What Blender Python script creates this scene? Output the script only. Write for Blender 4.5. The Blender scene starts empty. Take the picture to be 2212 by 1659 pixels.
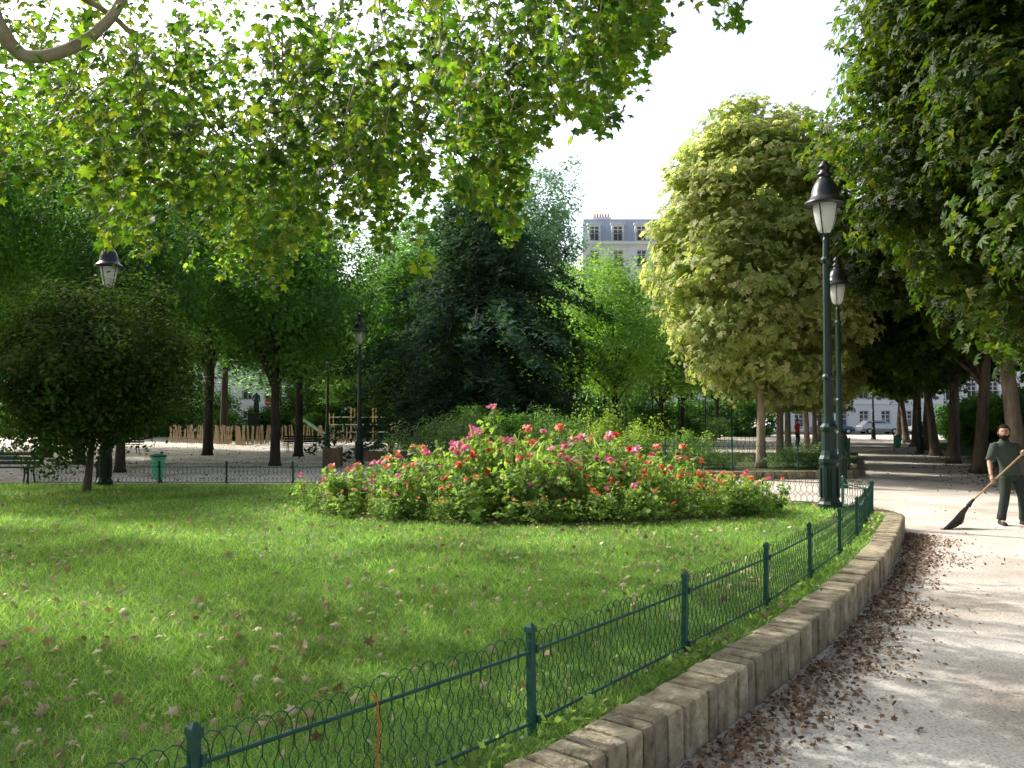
import bpy, bmesh, math, random
import numpy as np
from mathutils import Vector, Matrix, noise
R = random.Random(11)
rng = np.random.default_rng(11)
scene = bpy.context.scene
COL = scene.collection

# ------------------------------------------------------------------ helpers
def link(o, parent=None, loc=None):
    COL.objects.link(o)
    if parent is not None: o.parent = parent
    if loc is not None: o.location = loc
    return o

def top(o, label, cat, group=None, kind=None):
    o["label"] = label; o["category"] = cat
    if group: o["group"] = group
    if kind: o["kind"] = kind
    return o

def empty(name, loc, label, cat, group=None):
    e = bpy.data.objects.new(name, None); e.empty_display_size = 0.2
    link(e, None, loc); return top(e, label, cat, group)

def np_mesh(name, V, F, mat=None):
    V = np.asarray(V, dtype=np.float32); F = np.asarray(F, dtype=np.int32)
    me = bpy.data.meshes.new(name)
    me.vertices.add(len(V)); me.vertices.foreach_set("co", V.ravel())
    n, s = F.shape
    me.loops.add(n*s); me.loops.foreach_set("vertex_index", F.ravel())
    me.polygons.add(n); me.polygons.foreach_set("loop_start", np.arange(n, dtype=np.int32)*s)
    me.update(calc_edges=True)
    if mat: me.materials.append(mat)
    return me

class MB:
    def __init__(s): s.v=[]; s.f=[]; s.m=[]
    def add(s, V, F, m=0):
        o=len(s.v); s.v.extend([tuple(p) for p in V]); s.f.extend([tuple(i+o for i in f) for f in F]); s.m.extend([m]*len(F))
    def box(s, c, d, rz=0, m=0, taper=1.0, ry=0):
        hx,hy,hz=d[0]/2,d[1]/2,d[2]/2
        P=[]
        for z,t in ((-hz,1),(hz,taper)):
            for x,y in ((-hx,-hy),(hx,-hy),(hx,hy),(-hx,hy)): P.append(Vector((x*t,y*t,z)))
        M=Matrix.Rotation(rz,3,'Z')@Matrix.Rotation(ry,3,'Y')
        P=[M@p+Vector(c) for p in P]
        s.add(P,[(0,3,2,1),(4,5,6,7),(0,1,5,4),(1,2,6,5),(2,3,7,6),(3,0,4,7)],m)
    def tube(s, pts, r, n=6, m=0, cap=True):
        pts=[Vector(p) for p in pts]; k=len(pts)
        if not hasattr(r,'__len__'): r=[r]*k
        V=[]; prev=None
        for i,p in enumerate(pts):
            d=(pts[min(i+1,k-1)]-pts[max(i-1,0)])
            d = d.normalized() if d.length>1e-9 else Vector((0,0,1))
            if prev is None:
                a=Vector((0,0,1)) if abs(d.z)<0.9 else Vector((1,0,0))
                u=d.cross(a).normalized()
            else:
                u=(prev-d*prev.dot(d)).normalized()
            prev=u; w=d.cross(u)
            for j in range(n):
                t=2*math.pi*j/n
                V.append(p+(u*math.cos(t)+w*math.sin(t))*r[i])
        F=[(i*n+j,i*n+(j+1)%n,(i+1)*n+(j+1)%n,(i+1)*n+j) for i in range(k-1) for j in range(n)]
        if cap: F.append(tuple(range(n))[::-1]); F.append(tuple((k-1)*n+j for j in range(n)))
        s.add(V,F,m)
    def lathe(s, prof, n=16, c=(0,0,0), m=0, sx=1, sy=1):
        V=[]; 
        for r,z in prof:
            for j in range(n):
                t=2*math.pi*j/n; V.append((c[0]+r*math.cos(t)*sx,c[1]+r*math.sin(t)*sy,c[2]+z))
        k=len(prof)
        F=[(i*n+j,i*n+(j+1)%n,(i+1)*n+(j+1)%n,(i+1)*n+j) for i in range(k-1) for j in range(n)]
        F.append(tuple(range(n))[::-1]); F.append(tuple((k-1)*n+j for j in range(n)))
        s.add(V,F,m)
    def loft(s, secs, n=20, m=0, wr=0.0, seed=0):
        V=[]
        for k,(c,rx,ry) in enumerate(secs):
            for j in range(n):
                t=2*math.pi*j/n; q=Vector((c[0]+rx*math.cos(t),c[1]+ry*math.sin(t),c[2]))
                if wr: q+= Vector((math.cos(t),math.sin(t),0))*noise.noise(q*14+Vector((seed,0,0)))*wr
                V.append(q)
        k=len(secs); F=[(i*n+j,i*n+(j+1)%n,(i+1)*n+(j+1)%n,(i+1)*n+j) for i in range(k-1) for j in range(n)]
        F.append(tuple(range(n))[::-1]); F.append(tuple((k-1)*n+j for j in range(n)))
        s.add(V,F,m)
    def mesh(s, name, mats, smooth=False):
        me=bpy.data.meshes.new(name); me.from_pydata(s.v,[],s.f)
        for mt in (mats if isinstance(mats,(list,tuple)) else [mats]): me.materials.append(mt)
        me.polygons.foreach_set("material_index", s.m)
        if smooth: me.polygons.foreach_set("use_smooth",[True]*len(me.polygons))
        me.update(); return me
    def obj(s, name, mats, parent=None, loc=None, smooth=False):
        return link(bpy.data.objects.new(name, s.mesh(name,mats,smooth)), parent, loc)

def smooth3(pts,r,sub=4,wig=0.0,seed=0):
    P=[Vector(p) for p in pts]; out=[];ro=[]
    for i in range(len(P)-1):
        p0=P[max(0,i-1)];p1=P[i];p2=P[i+1];p3=P[min(len(P)-1,i+2)]
        for k in range(sub):
            t=k/sub
            q=0.5*((2*p1)+(p2-p0)*t+(2*p0-5*p1+4*p2-p3)*t*t+(3*p1-p0-3*p2+p3)*t**3)
            if wig: q=q+Vector((noise.noise(q*1.3+Vector((seed,0,0))),noise.noise(q*1.3+Vector((0,seed,9))),noise.noise(q*1.3+Vector((5,0,seed)))))*wig
            out.append(q); ro.append(r[i]*(1-t)+r[i+1]*t)
    out.append(P[-1]); ro.append(r[-1]); return out,ro

def copy_thing(src, loc, rz=0, sc=(1,1,1), label=None):
    n=src.copy(); COL.objects.link(n); n.location=loc; n.rotation_euler=(0,0,rz)
    n.scale = sc if hasattr(sc,'__len__') else (sc,sc,sc)
    for ch in list(src.children):
        c=ch.copy(); COL.objects.link(c); c.parent=n
        for g in list(ch.children):
            h=g.copy(); COL.objects.link(h); h.parent=c
    if label: n["label"]=label
    return n

# ------------------------------------------------------------------ materials
def newmat(name):
    m=bpy.data.materials.new(name); m.use_nodes=True
    nt=m.node_tree; nt.nodes.clear()
    out=nt.nodes.new('ShaderNodeOutputMaterial')
    return m, nt, out

def ramp(nt, cols, pos=None):
    r=nt.nodes.new('ShaderNodeValToRGB'); e=r.color_ramp.elements
    while len(e)<len(cols): e.new(0.5)
    for i,c in enumerate(cols):
        e[i].position = pos[i] if pos else i/(len(cols)-1)
        e[i].color=(c[0],c[1],c[2],1)
    return r

def leafmat(name, cols, trans=0.45, tcol=(1.6,1.9,0.6), rough=0.5, nscale=0.6, dark=0.55, spec=0.3, gain=1.35):
    m,nt,out=newmat(name); N=nt.nodes; L=nt.links
    geo=N.new('ShaderNodeNewGeometry'); rp=ramp(nt,cols)
    L.new(geo.outputs['Random Per Island'], rp.inputs[0])
    tc=N.new('ShaderNodeTexCoord'); ns=N.new('ShaderNodeTexNoise'); ns.inputs['Scale'].default_value=nscale; ns.inputs['Detail'].default_value=2
    L.new(tc.outputs['Object'], ns.inputs['Vector'])
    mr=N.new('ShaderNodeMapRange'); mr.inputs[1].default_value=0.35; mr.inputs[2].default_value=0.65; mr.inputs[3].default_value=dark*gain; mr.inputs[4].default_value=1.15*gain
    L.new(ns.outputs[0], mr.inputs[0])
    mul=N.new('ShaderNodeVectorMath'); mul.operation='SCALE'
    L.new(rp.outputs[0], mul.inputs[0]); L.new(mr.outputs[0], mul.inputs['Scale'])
    p=N.new('ShaderNodeBsdfPrincipled'); p.inputs['Roughness'].default_value=rough
    p.inputs['Specular IOR Level'].default_value=spec
    L.new(mul.outputs[0], p.inputs['Base Color'])
    t=N.new('ShaderNodeBsdfTranslucent')
    m2=N.new('ShaderNodeVectorMath'); m2.operation='MULTIPLY'; m2.inputs[1].default_value=tcol
    L.new(mul.outputs[0], m2.inputs[0]); L.new(m2.outputs[0], t.inputs['Color'])
    mx=N.new('ShaderNodeMixShader'); mx.inputs[0].default_value=trans
    L.new(p.outputs[0], mx.inputs[1]); L.new(t.outputs[0], mx.inputs[2]); L.new(mx.outputs[0], out.inputs[0])
    return m

def surf(name, cols, scale=5, rough=0.8, bump=0.3, bscale=None, detail=6, island=False, metal=0, spec=0.3, stretch=None, pos=None, bdist=0.02):
    m,nt,out=newmat(name); N=nt.nodes; L=nt.links
    tc=N.new('ShaderNodeTexCoord'); src=tc.outputs['Object']
    if stretch:
        mp=N.new('ShaderNodeMapping'); mp.inputs['Scale'].default_value=stretch; L.new(src,mp.inputs[0]); src=mp.outputs[0]
    ns=N.new('ShaderNodeTexNoise'); ns.inputs['Scale'].default_value=scale; ns.inputs['Detail'].default_value=detail; ns.inputs['Roughness'].default_value=0.65
    L.new(src,ns.inputs['Vector'])
    rp=ramp(nt,cols,pos or [0.3+0.4*i/(len(cols)-1) for i in range(len(cols))]); L.new(ns.outputs[0],rp.inputs[0])
    col=rp.outputs[0]
    if island:
        geo=N.new('ShaderNodeNewGeometry')
        mr=N.new('ShaderNodeMapRange'); mr.inputs[3].default_value=0.62; mr.inputs[4].default_value=1.2
        L.new(geo.outputs['Random Per Island'],mr.inputs[0])
        mu=N.new('ShaderNodeVectorMath'); mu.operation='SCALE'; L.new(col,mu.inputs[0]); L.new(mr.outputs[0],mu.inputs['Scale']); col=mu.outputs[0]
    p=N.new('ShaderNodeBsdfPrincipled'); p.inputs['Roughness'].default_value=rough; p.inputs['Metallic'].default_value=metal
    p.inputs['Specular IOR Level'].default_value=spec
    L.new(col,p.inputs['Base Color'])
    if bump:
        n2=N.new('ShaderNodeTexNoise'); n2.inputs['Scale'].default_value=bscale or scale*4; n2.inputs['Detail'].default_value=5
        L.new(src,n2.inputs['Vector'])
        b=N.new('ShaderNodeBump'); b.inputs['Strength'].default_value=bump; b.inputs['Distance'].default_value=bdist
        L.new(n2.outputs[0],b.inputs['Height']); L.new(b.outputs[0],p.inputs['Normal'])
    L.new(p.outputs[0],out.inputs[0]); return m

def path_mat():
    m,nt,out=newmat("sandy_gravel"); N=nt.nodes; L=nt.links
    tc=N.new('ShaderNodeTexCoord')
    a=N.new('ShaderNodeTexNoise'); a.inputs['Scale'].default_value=0.7; a.inputs['Detail'].default_value=6; L.new(tc.outputs['Object'],a.inputs['Vector'])
    b=N.new('ShaderNodeTexNoise'); b.inputs['Scale'].default_value=45; b.inputs['Detail'].default_value=4; L.new(tc.outputs['Object'],b.inputs['Vector'])
    v=N.new('ShaderNodeTexVoronoi'); v.inputs['Scale'].default_value=70; L.new(tc.outputs['Object'],v.inputs['Vector'])
    r1=ramp(nt,[(0.40,0.34,0.28),(0.58,0.53,0.46),(0.69,0.65,0.58)],[0.3,0.5,0.7]); L.new(a.outputs[0],r1.inputs[0])
    r2=ramp(nt,[(0.55,0.53,0.5),(1,1,1),(1.1,1.1,1.1)],[0.3,0.5,0.75]); L.new(b.outputs[0],r2.inputs[0])
    mu=N.new('ShaderNodeVectorMath'); mu.operation='MULTIPLY'; L.new(r1.outputs[0],mu.inputs[0]); L.new(r2.outputs[0],mu.inputs[1])
    p=N.new('ShaderNodeBsdfPrincipled'); p.inputs['Roughness'].default_value=0.9; p.inputs['Specular IOR Level'].default_value=0.15
    L.new(mu.outputs[0],p.inputs['Base Color'])
    bp=N.new('ShaderNodeBump'); bp.inputs['Strength'].default_value=0.5; bp.inputs['Distance'].default_value=0.012
    L.new(v.outputs['Distance'],bp.inputs['Height']); L.new(bp.outputs[0],p.inputs['Normal'])
    L.new(p.outputs[0],out.inputs[0]); return m

M_path=path_mat()
M_lawn=surf("lawn_soil_and_grass",[(0.07,0.125,0.026),(0.11,0.19,0.045),(0.16,0.25,0.075)],scale=3,rough=0.9,bump=0.8,bscale=60)
M_soil=surf("soil",[(0.05,0.035,0.022),(0.10,0.075,0.05)],scale=6,rough=0.95,bump=0.8)
M_bedsoil=surf("planted_soil",[(0.04,0.06,0.02),(0.09,0.10,0.04)],scale=4,rough=0.95,bump=0.8)
M_asph=surf("asphalt",[(0.05,0.05,0.05),(0.07,0.07,0.07)],scale=20,rough=0.9,bump=0.2)
M_pave=surf("pavement_stone",[(0.28,0.27,0.25),(0.36,0.35,0.33)],scale=3,rough=0.9,bump=0.2)
M_stone=surf("wall_stone",[(0.17,0.135,0.08),(0.38,0.32,0.21),(0.53,0.46,0.33)],scale=9,rough=0.92,bump=0.9,bscale=40,island=True)
M_mortar=surf("mortar",[(0.055,0.045,0.032),(0.11,0.09,0.065)],scale=12,rough=0.95,bump=0.5)
M_green=surf("green_paint",[(0.014,0.062,0.044),(0.028,0.105,0.075)],scale=14,rough=0.48,bump=0.08,spec=0.3)
M_lampgreen=surf("dark_green_paint",[(0.006,0.021,0.019),(0.012,0.034,0.030)],scale=14,rough=0.4,bump=0.06,spec=0.4)
M_hood=surf("black_enamel",[(0.010,0.011,0.013),(0.022,0.022,0.025)],scale=10,rough=0.3,bump=0.05,spec=0.45)
M_bark=surf("bark",[(0.05,0.038,0.028),(0.13,0.10,0.075),(0.2,0.16,0.12)],scale=6,rough=0.95,bump=1.0,bscale=14,stretch=(1,1,0.25),bdist=0.03)
M_barkl=surf("pale_bark",[(0.18,0.13,0.09),(0.30,0.23,0.17),(0.38,0.31,0.23)],scale=7,rough=0.95,bump=0.8,bscale=18,stretch=(1,1,0.3),bdist=0.02)
M_plane=surf("plane_bark",[(0.12,0.10,0.055),(0.26,0.23,0.14),(0.36,0.33,0.23)],scale=5,rough=0.85,bump=0.4,bscale=14)
M_barkd=surf("dark_bark",[(0.025,0.02,0.016),(0.07,0.056,0.042)],scale=6,rough=0.95,bump=1.0,bscale=14,stretch=(1,1,0.25),bdist=0.03)

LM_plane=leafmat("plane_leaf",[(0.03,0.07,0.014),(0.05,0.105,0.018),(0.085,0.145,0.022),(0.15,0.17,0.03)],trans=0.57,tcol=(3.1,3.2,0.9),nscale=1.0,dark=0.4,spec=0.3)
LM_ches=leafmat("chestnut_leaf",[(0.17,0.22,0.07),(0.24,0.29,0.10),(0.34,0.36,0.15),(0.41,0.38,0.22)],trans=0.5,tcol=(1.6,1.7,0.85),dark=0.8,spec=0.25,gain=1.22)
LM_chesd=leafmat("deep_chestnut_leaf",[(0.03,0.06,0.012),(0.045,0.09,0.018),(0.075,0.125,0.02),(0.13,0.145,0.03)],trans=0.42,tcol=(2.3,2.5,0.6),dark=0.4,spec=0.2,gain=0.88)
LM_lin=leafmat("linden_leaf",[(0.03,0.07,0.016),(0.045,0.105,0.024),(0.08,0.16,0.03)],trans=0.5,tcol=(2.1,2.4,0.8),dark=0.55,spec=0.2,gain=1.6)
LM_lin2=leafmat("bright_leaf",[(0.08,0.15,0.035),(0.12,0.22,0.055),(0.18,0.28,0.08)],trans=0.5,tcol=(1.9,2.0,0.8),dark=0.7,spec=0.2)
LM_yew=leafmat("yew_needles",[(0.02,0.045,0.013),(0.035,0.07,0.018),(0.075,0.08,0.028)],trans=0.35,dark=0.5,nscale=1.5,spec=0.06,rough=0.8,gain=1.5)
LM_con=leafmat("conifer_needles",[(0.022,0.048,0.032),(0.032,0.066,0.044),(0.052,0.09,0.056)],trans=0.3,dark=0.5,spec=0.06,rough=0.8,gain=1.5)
LM_pop=leafmat("hazed_pale_leaf",[(0.12,0.19,0.12),(0.16,0.24,0.15),(0.21,0.30,0.19)],trans=0.45,tcol=(1.5,1.8,1.2),dark=0.75)  # light bluish green leaves, paled further in colour to imitate distance haze
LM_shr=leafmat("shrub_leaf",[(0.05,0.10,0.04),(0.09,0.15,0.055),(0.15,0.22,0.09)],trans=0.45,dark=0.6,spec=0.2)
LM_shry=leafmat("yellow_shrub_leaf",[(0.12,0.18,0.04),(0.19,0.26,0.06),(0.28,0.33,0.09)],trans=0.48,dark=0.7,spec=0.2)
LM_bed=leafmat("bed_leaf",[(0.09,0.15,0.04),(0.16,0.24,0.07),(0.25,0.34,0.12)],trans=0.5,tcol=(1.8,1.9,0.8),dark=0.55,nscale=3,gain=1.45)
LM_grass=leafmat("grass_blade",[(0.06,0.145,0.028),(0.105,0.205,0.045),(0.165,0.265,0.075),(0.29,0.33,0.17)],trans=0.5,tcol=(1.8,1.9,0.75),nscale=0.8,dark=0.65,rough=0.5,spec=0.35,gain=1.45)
LM_dead=leafmat("dead_leaf",[(0.08,0.045,0.025),(0.17,0.10,0.055),(0.27,0.17,0.10),(0.50,0.40,0.28)],trans=0.15,tcol=(1.3,1,0.8),rough=0.7,dark=0.8,nscale=3,gain=1.05)
LM_lawnleaf=leafmat("pale_dead_leaf",[(0.16,0.10,0.055),(0.34,0.25,0.14),(0.50,0.40,0.26),(0.64,0.54,0.39)],trans=0.15,tcol=(1.3,1,0.8),rough=0.7,dark=0.8,nscale=3,gain=1.1)
LM_red=leafmat("red_petal",[(0.6,0.04,0.04),(0.75,0.09,0.06),(0.8,0.2,0.12)],trans=0.35,tcol=(1.2,1.0,1.0),dark=0.9,gain=1.0)
LM_pink=leafmat("pink_petal",[(0.65,0.08,0.25),(0.8,0.2,0.38),(0.85,0.5,0.58)],trans=0.35,tcol=(1.2,1.0,1.0),dark=0.9,gain=1.0)
LM_orange=leafmat("orange_petal",[(0.8,0.16,0.08),(0.85,0.3,0.18),(0.9,0.46,0.36)],trans=0.35,tcol=(1.2,1.0,1.0),dark=0.9,gain=1.0)

# ------------------------------------------------------------------ leaf templates
T_dia=(np.array([[0,0,0],[0.3,0.45,0.08],[0,1,0],[-0.3,0.45,0.08]]),np.array([[0,1,2],[0,2,3]]))
T_need=(np.array([[0,0,0],[0.2,0.4,0.03],[0,1,0],[-0.2,0.4,0.03]]),np.array([[0,1,2],[0,2,3]]))
def star():
    V=[(0,0,0.06)]
    rad=[0.5,0.44,0.74,0.44,0.88,0.5,1.0,0.5,0.88,0.44,0.74,0.44]
    ang=[-90,-62,-25,2,28,58,90,122,152,178,205,242]
    for r_,a in zip(rad,ang):
        V.append((r_*0.6*math.cos(math.radians(a)), r_*0.6*math.sin(math.radians(a)), -0.2*r_))
    F=[(0,i,i%12+1) for i in range(1,13)]
    return np.array(V),np.array(F)
T_star=star()
def palm():
    V=[];F=[]
    for a,l in ((-75,0.7),(-38,0.92),(0,1.0),(38,0.92),(75,0.7)):
        a=math.radians(a); d=np.array([math.sin(a),math.cos(a)]); p=np.array([d[1],-d[0]])
        o=len(V)
        V.append((0,0,0)); q=d*l*0.62+p*0.17; V.append((q[0],q[1],-0.03)); V.append((d[0]*l,d[1]*l,-0.25*l)); q=d*l*0.62-p*0.17; V.append((q[0],q[1],-0.03))
        F+= [(o,o+1,o+2),(o,o+2,o+3)]
    F=[tuple(0 if (i%4==0) else i for i in f) for f in F]
    return np.array(V),np.array(F)
T_palm=palm()

def leaves(C, Nrm, size, T):
    n=len(C); TV,TF=T
    Nrm=Nrm/(np.linalg.norm(Nrm,axis=1,keepdims=True)+1e-9)
    r=rng.normal(size=(n,3)); X=np.cross(r,Nrm); X/= (np.linalg.norm(X,axis=1,keepdims=True)+1e-9)
    Y=np.cross(Nrm,X)
    S=size[:,None,None]
    V=C[:,None,:]+S*(TV[None,:,0:1]*X[:,None,:]+TV[None,:,1:2]*Y[:,None,:]+TV[None,:,2:3]*Nrm[:,None,:])
    F=TF[None,:,:]+(np.arange(n)*len(TV))[:,None,None]
    return V.reshape(-1,3),F.reshape(-1,3)

def crown(h0,h1,rx,ry,p=2.0,nclump=120,per=90,cr=0.55,ls=0.16,T=T_dia,lump=0.22,inner=0.55,flat=0.7,seed=0,topn=1.0):
    hc=(h0+h1)/2; hz=(h1-h0)/2
    d=rng.normal(size=(nclump,3)); d/=np.linalg.norm(d,axis=1,keepdims=True)
    s=(np.abs(d)**p).sum(1)**(-1/p)
    rad=inner+(1-inner)*rng.random(nclump)**0.6
    k=np.array([1+lump*noise.noise(Vector((float(a[0])*1.7+seed*7.3,float(a[1])*1.7,float(a[2])*1.7)))*2 for a in d])
    C=d*(s*rad*k)[:,None]*np.array([rx,ry,hz])
    C[:,:2]*=(1+(topn-1)*np.clip(C[:,2:3]/hz,-1,1))
    C[:,2]+=hc
    out=d*np.array([1,1,0.8])
    per_n=np.maximum(8,(per*(0.5+rng.random(nclump))).astype(int))
    idx=np.repeat(np.arange(nclump),per_n); n=len(idx)
    csz=(cr*(0.6+0.8*rng.random(nclump)))[idx]
    off=rng.normal(size=(n,3))*np.array([1,1,flat]); 
    off/= np.maximum(1,np.linalg.norm(off,axis=1,keepdims=True)/1.6)
    P=C[idx]+off*csz[:,None]*0.75
    Nn=out[idx]*0.5+off*0.35+np.array([0,0,0.7])+rng.normal(size=(n,3))*0.45
    sz=ls*(0.65+0.7*rng.random(n))
    V,F=leaves(P,Nn,sz,T)
    return V,F,C

def trunk_mb(h,r,C=None,nl=12,lean=(0,0),wob=0.1,seed=0,n=10):
    mb=MB(); rr=random.Random(seed)
    pts=[];rad=[]
    K=9
    for i in range(K):
        t=i/(K-1)
        pts.append(Vector((lean[0]*t+wob*math.sin(t*4+seed)*t,lean[1]*t+wob*math.cos(t*3+seed)*t-wob*t,h*t-0.05*(i==0))))
        rad.append(r*(1.45 if i==0 else 1)*(1-0.75*t))
    pts.insert(1,pts[0].lerp(pts[1],0.25)); rad.insert(1,r*1.08)
    mb.tube(pts,rad,n)
    if C is not None:
        idx=list(range(len(C))); rr.shuffle(idx)
        for k in idx[:nl]:
            c=Vector([float(a) for a in C[k]])
            t=min(0.95,max(0.35, (c.z*0.62)/h if c.z*0.62<h else 0.92))
            ip=t*(K-1); i0=int(ip); a=pts[i0+1].lerp(pts[min(i0+2,K)],ip-i0) if i0+2<=K else pts[-1]
            mid=a.lerp(c,0.5)+Vector((0,0,0.12*(c-a).length))
            r0=r*(1-0.75*t)*0.55
            mb.tube([a,a.lerp(mid,0.5)+Vector((0,0,0.05)),mid,mid.lerp(c,0.6),c],[r0,r0*0.8,r0*0.6,r0*0.35,r0*0.12],5)
    return mb

def tree(loc,label,cat,crownargs,leafm,barkm,th,tr,nl=14,lean=(0,0),name="tree",group=None,seed=1):
    V,F,C=crown(seed=seed,**crownargs)
    e=empty(name,loc,label,cat,group)
    link(bpy.data.objects.new("crown",np_mesh("crown",V,F,leafm)),e)
    trunk_mb(th,tr,C,nl,lean,seed=seed).obj("trunk",barkm,e,smooth=True)
    return e

# ------------------------------------------------------------------ ground
def sheet(name, pts, z, mat, skirt=0.0, label=None, cat=None):
    bm=bmesh.new(); vs=[bm.verts.new((x,y,z)) for x,y in pts]; f=bm.faces.new(vs)
    bm.normal_update()
    if f.normal.z<0: f.normal_flip()
    if skirt>0:
        lo=[bm.verts.new((x,y,z-skirt)) for x,y in pts]; n=len(pts)
        for i in range(n): bm.faces.new((vs[i],vs[(i+1)%n],lo[(i+1)%n],lo[i]))
        bmesh.ops.recalc_face_normals(bm,faces=bm.faces)
    bmesh.ops.triangulate(bm,faces=[q for q in bm.faces if len(q.verts)>4])
    me=bpy.data.meshes.new(name); bm.to_mesh(me); bm.free(); me.materials.append(mat)
    o=link(bpy.data.objects.new(name,me)); o["kind"]="structure"
    o["label"]=label or name; o["category"]=cat or name
    return o

sheet("ground",[(-400,-200),(400,-200),(400,600),(-400,600)],0.0,M_path,label="pale sandy gravel ground of the park paths",cat="ground")
sheet("street",[(-200,80),(200,80),(200,90),(-200,90)],0.008,M_asph,label="grey asphalt street behind the park",cat="street")
sheet("pavement",[(-200,90),(200,90),(200,120),(-200,120)],0.12,M_pave,skirt=0.12,label="grey stone pavement along the buildings",cat="pavement")

LZ=0.27
FP=[(-4.7,-1.3),(-3.5,0.05),(-2.3,1.4),(-1.07,2.72),(0.10,4.02),(1.14,5.34),(2.08,6.59),(2.90,7.81),(3.70,9.06),(4.45,10.35),(5.12,11.6),(5.75,12.8)]
BP=[(5.75,12.8),(5.74,13.9),(4.6,14.7),(3.0,15.45),(1.4,16.2),(-0.3,17.0),(-1.9,17.7),(-3.5,18.35),(-5.05,18.45),(-6.6,18.5),(-8.15,18.5),(-9.6,18.5),(-11.2,18.5)]
def offs(pts,d):
    out=[]
    for i,p in enumerate(pts):
        a=Vector(pts[max(i-1,0)]); b=Vector(pts[min(i+1,len(pts)-1)]); t=(b-a).normalized()
        out.append((p[0]+t.y*d,p[1]-t.x*d))
    return out
WF=offs(FP,0.31)
wallpath=WF[:-1]+[(6.02,12.55),(6.14,12.95),(6.12,13.5),(5.98,13.98),(5.6,14.35),(4.8,14.95),(3.2,15.75),(1.6,16.5),(-0.1,17.3),(-1.8,18.0),(-3.5,18.62),(-5.05,18.72)]
lawnpoly=wallpath+[(-11.3,18.8),(-18,19.0),(-18,-1.5)]
sheet("lawn",lawnpoly,LZ,M_lawn,skirt=0.3,label="green lawn with fallen leaves",cat="lawn")
bed2=[(10.35,24.0),(9.2,23.75),(6,23.6),(2,23.7),(-2,24.6),(-4,26.2),(-3.6,29),(-1,33),(6,36),(15.6,36)]
sheet("flower_bed_ground",bed2,0.22,M_bedsoil,skirt=0.24,label="raised planting bed with soil and ground cover",cat="planting bed")
sheet("verge",[(11.2,13),(13.9,20),(30.5,60),(60,60),(60,0),(11.2,0)],0.06,M_bedsoil,skirt=0.1,label="planted verge under the tree row",cat="verge")

# ------------------------------------------------------------------ stone walls
def resample(pts,step):
    P=[Vector((p[0],p[1],0)) for p in pts]; L=[0]
    for i in range(1,len(P)): L.append(L[-1]+(P[i]-P[i-1]).length)
    n=max(1,int(L[-1]/step)); res=[]
    for k in range(n+1):
        s=L[-1]*k/n
        i=1
        while i<len(L)-1 and L[i]<s: i+=1
        t=(s-L[i-1])/max(1e-6,L[i]-L[i-1]); res.append(P[i-1].lerp(P[i],t))
    return res
def smoothpts(pts,it=2):
    for _ in range(it):
        o=[pts[0]]
        for a,b in zip(pts[:-1],pts[1:]):
            o.append((a[0]*.75+b[0]*.25,a[1]*.75+b[1]*.25)); o.append((a[0]*.25+b[0]*.75,a[1]*.25+b[1]*.75))
        o.append(pts[-1]); pts=o
    return pts
bm=bmesh.new(); bmesh.ops.create_cube(bm,size=1); bmesh.ops.subdivide_edges(bm,edges=list(bm.edges),cuts=2,use_grid_fill=True)
for v in bm.verts:
    q=v.co.copy()
    v.co=Vector([math.copysign(0.41,c) if 0.1<abs(c)<0.3 else c for c in q])
for v in bm.verts:
    q=v.co; k=sum(abs(c)>0.49 for c in q)
    if k==3: v.co=q*0.93
    elif k==2: v.co=Vector([c*0.96 if abs(c)>0.49 else c for c in q])
BV=[v.co.copy() for v in bm.verts]; bm.verts.index_update(); BF=[[v.index for v in f.verts] for f in bm.faces]; bm.free()
def stone_wall(pts,height,thick,step,label,zb=-0.02):
    rs=resample(smoothpts(pts),step); mb=MB(); ms=MB()
    e=empty("stone_wall",(0,0,0),label,"wall")
    rs=[rs[0]]+[p+(rs[i+1]-rs[i])*R.uniform(-.14,.14) for i,p in enumerate(rs[1:-1],1)]+[rs[-1]]
    for a,b in zip(rs[:-1],rs[1:]):
        c=(a+b)/2; t=(b-a); l=t.length; t.normalize(); nrm=Vector((t.y,-t.x,0))
        hh=height*(1+R.uniform(-0.03,0.015)); j=R.uniform(-0.007,0.007); s=R.random()*50
        tilt=R.uniform(-0.02,0.02); V=[]
        for v in BV:
            q=Vector(v); nv=Vector((noise.noise(q*2.6+Vector((s,0,0))),noise.noise(q*2.6+Vector((0,s,0))),noise.noise(q*2.6+Vector((0,0,s)))))*0.032; q=q+nv
            V.append(c+t*(q.x*(l-0.013)+q.z*tilt*height)+nrm*(q.y*thick+j)+Vector((0,0,zb+(q.z+0.5)*hh)))
        mb.add(V,BF)
    for a,b in zip(rs[:-1],rs[1:]):
        t=(b-a).normalized(); nrm=Vector((t.y,-t.x,0)); h=thick*0.43
        z0=zb; z1=zb+height*0.925
        P=[a-nrm*h,a+nrm*h,b+nrm*h,b-nrm*h]
        V=[(p.x,p.y,z0) for p in P]+[(p.x,p.y,z1) for p in P]
        ms.add(V,[(4,5,6,7),(0,1,5,4),(1,2,6,5),(2,3,7,6),(3,0,4,7)])
    mb.obj("stone_course",M_stone,e,smooth=False); ms.obj("mortar_core",M_mortar,e)
stone_wall(wallpath,0.32,0.27,0.15,"low retaining wall of tan stone blocks edging the lawn")
stone_wall([(13.6,33),(10.55,24.6),(10.3,23.95),(9.2,23.7),(6,23.55),(2,23.65),(-2,24.5),(-4.1,26.1)],0.26,0.22,0.3,"low stone kerb wall around the planting bed")

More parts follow.
